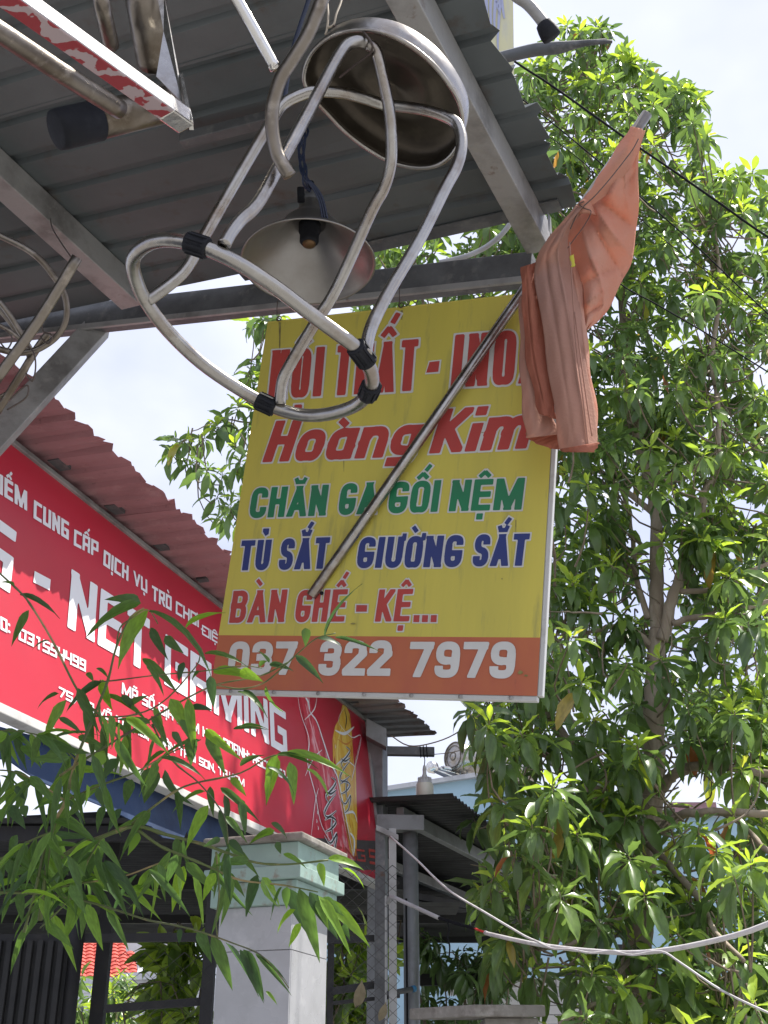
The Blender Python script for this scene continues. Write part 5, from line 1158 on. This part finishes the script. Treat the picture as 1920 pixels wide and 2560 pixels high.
def whorl(c, ax, out, scale=1.0, young=None, n=None, hang=0):
    """a rosette of mango leaves round the end of a twig"""
    ax = ax.normalized(); u = ax.orthogonal().normalized(); v = ax.cross(u)
    n = n or R.randint(9, 14); ph = R.uniform(0, 6.28); yg = R.random() < (.42 if c.z > 6 else .62) if young is None else young; base = R.uniform(.06, .40)
    for k in range(n):
        a = ph+k*2.4; f = k/(n-1)
        inc = math.radians(28+f*80+R.gauss(0, 9)+hang)
        rad = u*math.cos(a)+v*math.sin(a)
        d = ax*math.cos(inc)+rad*math.sin(inc)+Vector((0, 0, -.18-.55*f))+rvec(.08); d.normalize()
        ln = (.125+.10*min(f*1.6, 1))*scale*R.uniform(.68, 1.22); 
        if f < .15: ln *= .75
        nr = (ax*.7+Vector((0, 0, .8))-d*.2+rvec(.25)); nr -= d*nr.dot(d)
        t = base+R.gauss(0, .06)
        if yg and f < .5: t = .84-f*.45+R.gauss(0, .04)
        elif f > .8 and R.random() < .05: t = R.uniform(.86, 1)
        b = 0 if f < .2 else (1 if f < .45 else R.choice((1, 2, 2, 3)))
        out.append((leafm(c-ax*(f*.05*scale)+rad*.006, d, nr, ln, ln*R.uniform(.25, .33)), min(max(t, 0), 1), b))
# ------------------------------------------------------------------ the big tree
YT = 7.6
tr = thing('mango_tree', gnd(1590, YT), 'big leafy mango tree with drooping leaf rosettes filling the right side', 'tree')
def limb(pts, rpx, Ys, name='branch', m='bark', n=12, sub=4):
    k = len(pts); P = [at(x, y, Ys[0]+(Ys[1]-Ys[0])*i/(k-1)) for i, (x, y) in enumerate(pts)]
    Rr = [(rpx[0]+(rpx[1]-rpx[0])*i/(k-1))*YT/2950 for i in range(k)]
    P2, R2 = smooth_path(P, Rr, sub); P2 = [p+rvec(.004) for p in P2]
    g = G(); g.tube(P2, R2, n); g.obj(name, M[m], tr, smooth=True); SK.extend(P2); return P2
SK = []
limb([(1583, 2760), (1585, 2560), (1592, 2400), (1600, 2250), (1612, 2130), (1628, 2000), (1634, 1900), (1634, 1800), (1636, 1700), (1641, 1620), (1645, 1570)], (38, 21), (YT, YT), 'trunk', n=20)
limb([(1645, 1580), (1641, 1500), (1641, 1400), (1640, 1300), (1628, 1230), (1600, 1120), (1572, 980), (1560, 820), (1540, 620), (1500, 420), (1460, 220), (1450, 120)], (21, 5), (YT, YT+.1))
limb([(1655, 1600), (1668, 1560), (1677, 1504), (1708, 1417), (1719, 1330), (1745, 1302), (1756, 1262), (1762, 1230), (1786, 1180), (1798, 1050), (1780, 900), (1800, 720), (1780, 540)], (17, 5), (YT-.05, YT-.3))
limb([(1618, 1545), (1600, 1480), (1588, 1420), (1580, 1330), (1560, 1240), (1490, 1120), (1420, 1000), (1380, 850)], (9, 3), (YT, YT+.5))
limb([(1632, 1620), (1600, 1588), (1575, 1575), (1530, 1565), (1469, 1580), (1400, 1560)], (9, 4), (YT, YT-.2))
limb([(1682, 1558), (1760, 1540), (1834, 1530), (1960, 1490)], (9, 6), (YT-.1, YT-.4))
limb([(1700, 1478), (1760, 1476), (1829, 1462), (1870, 1430), (1960, 1400)], (8, 5), (YT-.1, YT-.3))
limb([(1648, 1985), (1672, 1950), (1699, 1929), (1764, 1914), (1851, 1922), (1970, 1940)], (15, 9), (YT-.05, YT-.5))
limb([(1640, 2085), (1680, 2050), (1721, 2035), (1808, 2030), (1970, 2038)], (13, 8), (YT-.05, YT-.8))
limb([(1808, 2032), (1860, 2060), (1900, 2110), (1950, 2150)], (9, 6), (YT-.4, YT-.8))
limb([(1600, 2260), (1540, 2120), (1480, 1965), (1440, 1880), (1400, 1830), (1330, 1740), (1200, 1660), (1000, 1500), (860, 1280), (700, 1060), (600, 1010)], (22, 4), (YT, YT+.4))
limb([(1600, 2240), (1560, 2290), (1500, 2320), (1420, 2360), (1330, 2380)], (8, 3), (YT, YT-1.1))
limb([(1615, 2100), (1690, 2180), (1750, 2250), (1790, 2330), (1860, 2400)], (10, 4), (YT-.1, YT-1.3))
limb([(1640, 1290), (1500, 1180), (1300, 1050), (1150, 900), (1060, 760), (1040, 660)], (9, 4), (YT+.05, YT+.3))
limb([(1200, 1660), (1250, 1780), (1290, 1840), (1340, 1850)], (6, 3), (YT+.2, YT-.2))
limb([(700, 1060), (640, 1060), (560, 1050), (480, 1080)], (4, 1.5), (YT+.4, YT+.3))
limb([(1590, 2380), (1540, 2440), (1500, 2500), (1400, 2560)], (7, 3), (YT-.1, YT-1.4))
kd = KDTree(len(SK)); 
for i, p in enumerate(SK): kd.insert(p, i)
kd.balance()
POLY = [(1180, 130), (1293, 175), (1350, 150), (1400, 95), (1440, 66), (1500, 64), (1560, 130), (1605, 160), (1650, 195), (1690, 205), (1745, 215), (1765, 300), (1775, 380), (1760, 420), (1800, 440), (1870, 440), (1960, 490), (1960, 2640), (1390, 2640), (1370, 2480), (1290, 2400), (1230, 2310), (1190, 2180), (1180, 2050), (1200, 1950), (1240, 1890), (1150, 1830), (1080, 1790), (1130, 1700), (1300, 1600), (1300, 1200), (1250, 900), (1200, 600)]
def inpoly(x, y, P):
    c = False; j = len(P)-1
    for i in range(len(P)):
        if (P[i][1] > y) != (P[j][1] > y) and x < (P[j][0]-P[i][0])*(y-P[i][1])/(P[j][1]-P[i][1])+P[i][0]: c = not c
        j = i
    return c
HOLES = [(1135, 1895, 70, 75, 1.0), (1085, 1830, 60, 50, 1.0), (1600, 1370, 45, 75, .92), (1480, 1650, 85, 50, .8), (1600, 1450, 40, 60, .75), (1760, 1980, 90, 42, .9), (1690, 1880, 70, 40, .75), (1300, 1950, 90, 45, .78), (1420, 1900, 70, 50, .7), (1590, 1230, 45, 60, .6),
         (1480, 2200, 80, 50, .7), (1420, 2330, 120, 55, .8), (1450, 2480, 120, 50, .8), (1230, 1860, 60, 30, .8), (1350, 2380, 90, 50, .75), (1500, 1490, 50, 40, .5), (1880, 1830, 50, 30, .5), (1720, 1640, 60, 40, .5), (1640, 1750, 34, 90, .8), (1645, 1960, 34, 90, .9), (1595, 2300, 40, 60, .7), (1645, 1520, 40, 50, .7), (1400, 700, 20, 20, .5), (1655, 1420, 60, 60, .5), (1250, 2120, 60, 70, .45), (1330, 1760, 60, 30, .5), (1460, 1820, 60, 40, .5)]
def holep(x, y):
    p = 0
    for hx, hy, a, b, q in HOLES:
        e = ((x-hx)/a)**2+((y-hy)/b)**2
        if e < 1: p = max(p, q)
    return p
leaves = []; tw = G(); nw = 0
def place(x, y, Y, scale=1, young=None, hang=0, n=None):
    c = at(x, y, Y); co, i, dist = kd.find(c); co = Vector(co)
    out = (c-co); out = out.normalized() if out.length > .01 else Vector((0, -1, 0))
    ax = (out*.45+Vector((0, -.15, .85))+rvec(.28)).normalized()
    whorl(c, ax, leaves, scale, young, n, hang)
    # the twig that carries it, springing from the nearest limb
    L_ = min(dist, R.uniform(.35, .8)); root_ = c-ax*.10; mid = c-ax*.16-out*L_*.4-Vector((0, 0, .02)); far = c-out*L_*.9-Vector((0, 0, .16*L_))+rvec(.03)
    tw.tube([far, mid, root_, c], [.0075, .006, .0045, .003], 4, sub=2, caps=False)
cnt_ = 0
while cnt_ < 1130:
    y = R.uniform(40, 2640); x = R.uniform(1080, 1960)
    if not inpoly(x, y, POLY) or R.random() < holep(x, y): continue
    dens = .5 if 1380 < y < 2500 else (1 if y < 1150 else .8)
    if R.random() > dens: continue
    dY = R.gauss(0, .55); Y = YT+dY+(0 if y < 1850 else -(y-1850)/700*1.3*R.random()*(1 if R.random() < .6 else 0))
    if y > 1500 and abs(x-1640) < 50 and Y < YT and R.random() < .6: continue
    place(x, y, Y, .84 if y < 1200 else (1.0 if y < 1800 else 1.12)); cnt_ += 1
# outer sprays against the sky
for x, y in [(1417, 62), (1450, 60), (1490, 62), (1520, 72), (1556, 140), (1590, 155), (1612, 165), (1634, 190), (1690, 205), (1720, 225), (1750, 245), (1762, 340), (1757, 380), (1808, 425), (1850, 440), (1880, 428), (1915, 470), (1690, 260), (1700, 300), (1650, 240), (1600, 230), (1370, 120), (1330, 160)]:
    place(x, y, YT+R.gauss(0, .25))
# left of the yellow sign
for x, y in [(632, 800), (660, 790), (700, 785), (668, 812), (640, 905), (655, 890), (632, 935), (650, 950), (598, 1010), (560, 1045), (540, 1062), (620, 1060), (640, 1020), (652, 1075), (512, 1092), (468, 1100), (440, 1100), (430, 1130), (482, 1150), (520, 1170), (556, 1180), (600, 1150), (630, 1130), (660, 1170), (548, 1232), (575, 1265), (600, 1240), (618, 1290), (640, 1200), (560, 1290), (640, 1260), (585, 1110)]:
    place(x, y, YT+.3+R.gauss(0, .15), .92)
# between the roof edge and the beam, and just over the sign's top
for k in range(42): place(R.uniform(940, 1400), R.uniform(570, 720), YT+.3+R.gauss(0, .4), .95)
for k in range(16): place(R.uniform(860, 1300), R.uniform(740, 800), YT+.4+R.gauss(0, .2), .95)
# low sprays in front of the carport
for x, y in [(1250, 2000), (1290, 2120), (1235, 2190), (1345, 2160), (1400, 2230), (1290, 2290), (1260, 2330), (1330, 2420), (1245, 2380), (1420, 2560), (1470, 2540), (1560, 2460), (1500, 2300), (1610, 2230), (1690, 2330), (1790, 2120), (1830, 2180), (1250, 1900), (1300, 1830), (1225, 1800), (1180, 1775), (1380, 1960), (1440, 2080), (1330, 2060)]:
    place(x, y, R.uniform(5.9, 6.6), 1.0, young=R.random() < .7)
tw.obj('twigs', M['twig'], tr, smooth=True, kind='stuff')
# bare crooked twigs seen in the gaps
for k in range(80):
    x, y = R.uniform(1230, 1900), R.uniform(1150, 2350); Y = YT+R.gauss(0, .4); P = [at(x, y, Y)]; d = rvec(1); d.z = abs(d.z)*.3; d.normalize()
    for q in range(5): d = (d+rvec(.35)).normalized(); P.append(P[-1]+d*R.uniform(.07, .15))
    g = G(); g.tube(P, [.008, .007, .006, .005, .004, .0025], 5, sub=3); g.obj('bare_twig', M['twig'], tr, smooth=True)
plant_leaves(tr, leaves, 'mango')
# ------------------------------------------------------------------ shaded leaves under the carport, plants behind the fence
def clump(name, px0, px1, py0, py1, Y, n, label, cat, sc=1.0, young=None, hang=30, yj=.4, nparts=0, axd=(0, -.2, .6), group=None, tint=None):
    t = thing(name, gnd((px0+px1)/2, Y), label, cat, group); L_ = []; s = G()
    for k in range(n):
        c = at(R.uniform(px0, px1), R.uniform(py0, py1), Y+R.gauss(0, yj)); ax = (Vector(axd)+rvec(.35)).normalized()
        whorl(c, ax, L_, sc, young, None, hang)
        if k % 2 == 0: s.tube([Vector((c.x*.6+gnd((px0+px1)/2, Y).x*.4, Y, max(c.z-1.3, 0))), c-ax*.3, c], [.014, .008, .004], 4, sub=2, caps=False)
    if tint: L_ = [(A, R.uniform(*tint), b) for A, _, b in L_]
    s.obj('stems', M['twig'], t, kind='stuff', smooth=True); plant_leaves(t, L_, 'mango', nparts)
clump('shrub', 1040, 1260, 2330, 2640, 10.5, 60, 'dark shaded shrub with hanging leaves under the carport', 'shrub', young=False, nparts=60, tint=(0, .1))  # shade is also put into the leaf colour: darkest tints only
clump('shrub', 150, 330, 2440, 2640, 12.0, 60, 'sunlit yellow-green shrub seen through the fence', 'shrub', .8, True, 0, nparts=40)
clump('climbing_plant', 400, 500, 2345, 2600, 9.0, 34, 'drooping dull green creeper in the fence opening left of the gate pillar', 'plant', 1.1, False, 60, .15, 60, (.1, -.3, -.2), tint=(.3, .85))  # lighter tints put sunlight into the creeper's dull leaf colour
clump('climbing_plant', 845, 935, 2360, 2600, 9.0, 40, 'dry drooping creeper behind the chain link right of the gate pillar', 'plant', 1.1, False, 60, .15, 60, (.1, -.3, -.2), tint=(.3, .85))  # dry leaves, tinted lighter to carry the sunlight in their colour
for (x0, y0, x1, y1) in ((965, 2505, 950, 2560), (905, 2450, 895, 2530)):
    a, b = at(x0, y0, 6.5), at(x1, y1, 6.5)
    V, F = LV['mango'][2]; A = leafm(a, b-a, Vector((.3, -1, .3)), (b-a).length, (b-a).length*.4)
    tag(obj('dead_leaf', [Vector(A[:, :3]@v+A[:, 3]) for v in V], F, M['dry']), 'brown dead leaf caught in the chain link fence, '+('lower one by the fence post' if x0 == 965 else 'upper one nearer the gate pillar'), 'leaf', 'dead leaves in the fence')
# ------------------------------------------------------------------ bamboo in the foreground
bo = thing('bamboo', Vector((-.75, 2.0, 0)), 'bamboo branches with long pointed leaves in the lower left foreground', 'bamboo')
BD = 2.45
stems = []
def bstem(pts, r0, r1, dep=BD):
    n = len(pts); g = G(); P = pxpath(pts, dep); P, Rr = smooth_path(P, [r0+(r1-r0)*i/(n-1) for i in range(n)], 4)
    for i in range(0, len(P), 5): Rr[i] *= 1.28
    g.tube(P, Rr, 7); g.obj('stem', M['bamboo_stem'], bo, smooth=True); stems.append(P)
for pts, r0, r1 in (([(300, 1850), (250, 1790), (215, 1755), (185, 1710), (130, 1600), (75, 1510), (50, 1480), (0, 1434), (-40, 1400)], .0028, .0018),
  ([(100, 2300), (130, 2080), (165, 2000), (190, 1900), (235, 1790), (270, 1700), (290, 1620), (325, 1545), (360, 1520)], .0042, .0016),
  ([(150, 1940), (190, 1912), (275, 1860), (360, 1808), (450, 1755), (540, 1712), (650, 1690), (720, 1655)], .0028, .0013),
  ([(540, 1712), (600, 1722), (656, 1709), (700, 1675), (743, 1635), (791, 1596), (839, 1583)], .0018, .0011),
  ([(140, 2150), (200, 2115), (256, 2092), (338, 2066), (417, 2087), (508, 2111), (575, 2135), (642, 2157), (720, 2161), (821, 2150)], .0050, .0018),
  ([(345, 2075), (400, 2115), (456, 2139), (530, 2170), (600, 2200), (708, 2213), (795, 2230)], .0034, .0014),
  ([(-30, 2225), (0, 2231), (108, 2235), (208, 2252), (290, 2275), (369, 2300), (430, 2312), (490, 2326), (577, 2356), (651, 2387), (700, 2440), (722, 2470)], .0030, .0012),
  ([(120, 2225), (195, 2209), (260, 2200), (321, 2187), (390, 2161), (456, 2135)], .0022, .0013),
  ([(250, 1700), (269, 1703), (390, 1688), (512, 1677), (600, 1665), (655, 1670)], .0016, .0010),
  ([(330, 2060), (420, 1990), (480, 1960), (600, 1933), (687, 1888), (780, 1905)], .0026, .0012),
  ([(290, 1620), (300, 1570), (330, 1545), (370, 1525), (395, 1560)], .0016, .001),
  ([(160, 2000), (100, 1960), (40, 1930), (-20, 1925)], .0022, .0012), ([(130, 2080), (80, 2100), (30, 2130), (-20, 2160)], .0026, .0014),
  ([(190, 1900), (130, 1850), (60, 1830), (-20, 1825)], .0018, .001), ([(165, 2000), (260, 1960), (340, 1930), (430, 1880), (500, 1850)], .0024, .0012),
  ([(235, 1790), (320, 1790), (400, 1760), (470, 1690), (500, 1640), (470, 1590)], .0020, .001),
  ([(540, 2130), (548, 2230), (540, 2300), (545, 2350)], .0018, .0012), ([(256, 2092), (220, 2150), (180, 2240), (100, 2320)], .0024, .0014),
  ([(380, 1810), (430, 1900), (500, 1960), (560, 2040), (570, 2110)], .0020, .0012), ([(60, 2330), (90, 2220), (110, 2130), (130, 2080)], .003, .003)):
    bstem(pts, r0, r1)
bl = []
def bleaf(b, t, wpx, bright=None, dj=None):
    d0 = BD+(R.gauss(0, .05) if dj is None else dj); p0 = W(b[0], b[1], d0); ln0 = math.hypot(t[0]-b[0], t[1]-b[1]); p1 = W(t[0], t[1], d0+R.uniform(-.25, .12)*m_px(ln0, BD)*1.2)
    wd = m_px(wpx*.43399, BD)*.93; dd = p1-p0; ln = dd.length
    up_ = (-CF*.85+Vector((0, 0, .75))+rvec(.28)); 
    hor = abs(dd.normalized().dot(Vector((1, 0, 0)))); bi = 2 if hor > .55 else R.choice((0, 1, 1)); bb = BENDS[bi]
    # chord of the bent leaf
    cx, cz = math.sin(bb)/bb, -(1-math.cos(bb))/bb; ch = math.hypot(cx, cz); al = math.atan2(-cz, cx)
    s_ = up_.cross(dd).normalized(); nrm = dd.cross(s_).normalized() if True else None
    nrm = -nrm if nrm.dot(up_) < 0 else nrm
    du = dd.normalized(); d1 = du*math.cos(al)+nrm*math.sin(al)
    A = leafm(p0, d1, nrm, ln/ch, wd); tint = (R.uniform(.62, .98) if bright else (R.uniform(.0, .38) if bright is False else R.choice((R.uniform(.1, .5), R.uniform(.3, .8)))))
    bl.append((A, tint, bi))
H0 = [(115,660,345,800,50,0),(85,605,0,590,35,0),(165,750,65,960,55,0),(285,925,185,980,45,0),(815,710,490,915,95,0),(850,745,680,1090,150,1),(860,755,1235,1195,125,0),(1070,850,1300,765,60,1),(810,705,600,690,85,0),(870,850,970,1040,60,0),(1230,1105,1515,1160,75,1),(1180,1000,1430,1080,45,0),(590,1160,380,1340,60,0),(590,1150,650,1330,80,1),(450,1200,575,1460,70,0),(380,1270,250,1530,80,1),(340,1230,215,1320,45,0),(820,1030,1030,1240,60,0),(840,1060,945,1250,50,0),(950,900,1060,1000,60,0),(1060,1050,1030,1170,60,0),(1150,1100,1105,1160,40,0),(980,1260,1100,1490,90,1),(870,1360,970,1550,60,0),(1130,1450,1100,1659,80,0),(1180,1440,1400,1620,60,1),(500,1110,540,1165,40,0),(555,1085,625,1150,60,0),(1210,1130,1230,1320,60,0),(340,1370,480,1470,40,0),(220,1470,180,1659,50,0),(1345,1435,1545,1440,30,0),(600,1560,520,1690,70,1),(990,1450,1060,1560,80,0),(1100,1310,1230,1330,50,0),(700,1240,790,1350,50,0),(750,1290,860,1240,45,0),(640,1400,760,1500,55,0),(450,1480,600,1530,50,0),(330,1560,240,1640,60,0),(690,1400,700,1560,60,1),(800,1370,830,1480,50,0),(1040,1380,1090,1500,60,0),(1370,1220,1540,1370,40,0)]
HB = [(375,760,375,870,68,0),(450,820,590,872,55,0),(490,810,705,505,26,0),(550,815,820,905,28,0),(320,920,480,1080,55,0),(170,970,310,1010,45,0),(0,1010,135,1070,70,1),(150,1090,260,1250,50,0),(20,1120,160,1280,45,0),(0,1330,165,1345,30,0),(110,975,160,950,40,0),(170,960,100,890,26,0)]
H8 = [(205,110,150,400,88,1),(285,150,310,400,80,1),(385,190,515,380,60,1),(270,95,640,240,60,1),(210,110,450,190,48,0),(0,170,140,110,50,0),(160,180,310,330,45,0),(0,380,30,580,60,0),(200,545,55,620,60,1),(180,500,270,590,45,0),(210,610,235,680,45,0),(250,680,385,765,40,1),(455,730,485,870,55,1),(510,705,715,775,60,1),(590,760,715,880,35,1),(100,800,35,1045,72,0),(125,815,230,990,75,1),(240,870,175,1060,60,0),(270,870,270,1000,70,0),(280,880,400,1160,90,0),(340,880,460,1310,100,0),(320,1000,215,1140,60,1),(350,1080,280,1220,60,1),(400,900,570,1180,80,0),(450,920,640,1270,75,1),(490,950,750,1220,85,1),(440,950,510,1120,60,1),(600,1080,635,1180,45,0),(0,1230,105,1500,50,0),(20,1230,140,1530,78,0),(150,1470,215,1550,24,1),(90,1255,300,1500,32,0),(480,930,600,1040,55,0)]
H7 = [(460,930,370,1190,90,1),(500,970,595,1240,75,1),(470,930,700,1065,60,1),(540,680,400,910,120,0),(400,720,280,960,110,0),(600,720,830,1050,72,0),(570,720,740,1060,60,0),(750,880,930,940,62,1),(800,560,735,690,60,1),(550,740,600,880,45,1),(990,710,905,880,70,1),(1000,730,1070,850,50,0),(1060,750,990,1020,80,1),(1020,800,1035,1000,70,1),(1110,810,1170,1100,80,1),(1070,730,1235,900,70,0),(1240,790,1170,950,70,1),(1290,780,1410,930,50,0),(1490,820,1415,1040,75,0),(1510,820,1610,990,75,1),(1200,400,1070,660,80,1),(880,180,830,390,125,0),(950,190,1120,400,110,0),(1290,340,1290,570,62,0),(1380,360,1420,550,55,0),(1270,300,1500,500,50,0),(1600,110,1535,400,78,1),(1190,0,1300,230,75,0),(1110,0,1100,180,100,0),(1210,290,1230,470,50,0),(1330,240,1420,350,50,1),(600,100,520,210,80,1),(670,130,590,260,70,0),(760,250,720,400,80,0),(300,490,590,650,70,0),(1270,590,1170,640,40,0),(1320,600,1410,690,50,0),(1580,560,1430,630,55,0),(100,570,60,720,70,0),(60,790,220,770,60,0),(0,860,130,830,60,1),(110,900,130,1080,60,0),(190,850,260,1090,45,0),(230,930,295,1110,40,1),(50,400,150,540,70,0),(240,0,380,110,80,0),(0,230,130,330,30,0),(130,400,150,470,60,0),(90,290,150,370,40,0),(120,60,240,190,60,0),(5,420,10,500,60,0),(880,760,880,890,45,0),(1140,1120,1220,1310,75,0),(1220,1150,1340,1470,85,0),(1300,1190,1490,1500,60,0),(1420,1240,1520,1540,70,0),(1040,1110,1030,1200,40,0),(1480,1260,1659,1430,20,0),(500,280,480,420,70,1),(600,400,560,560,60,0),(700,420,620,560,60,0),(560,300,600,420,55,0)]
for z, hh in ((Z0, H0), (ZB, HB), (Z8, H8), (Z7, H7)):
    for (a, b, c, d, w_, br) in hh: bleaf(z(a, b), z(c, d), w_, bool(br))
# the thick of the clump at the left
tries = 0
while len(bl) < 345 and tries < 5000:
    tries += 1
    P = R.choice(stems); p = R.choice(P); x, y, d = project(p)
    if not (-30 < x < 640 and 1740 < y < 2330): continue
    if x > 330 and R.random() < .55: continue
    if y > 2240 and R.random() < .6: continue
    a = math.radians(R.gauss(90, 38)); ln = R.uniform(80, 165); lx = x+math.cos(a)*ln; ly = y+math.sin(a)*ln
    if lx < 700: bleaf((x+R.uniform(-6, 6), y+R.uniform(-4, 6)), (lx, ly), R.uniform(36, 66), None if R.random() < .75 else False, dj=R.gauss(.05, .14))
plant_leaves(bo, bl, 'bamboo', 300)
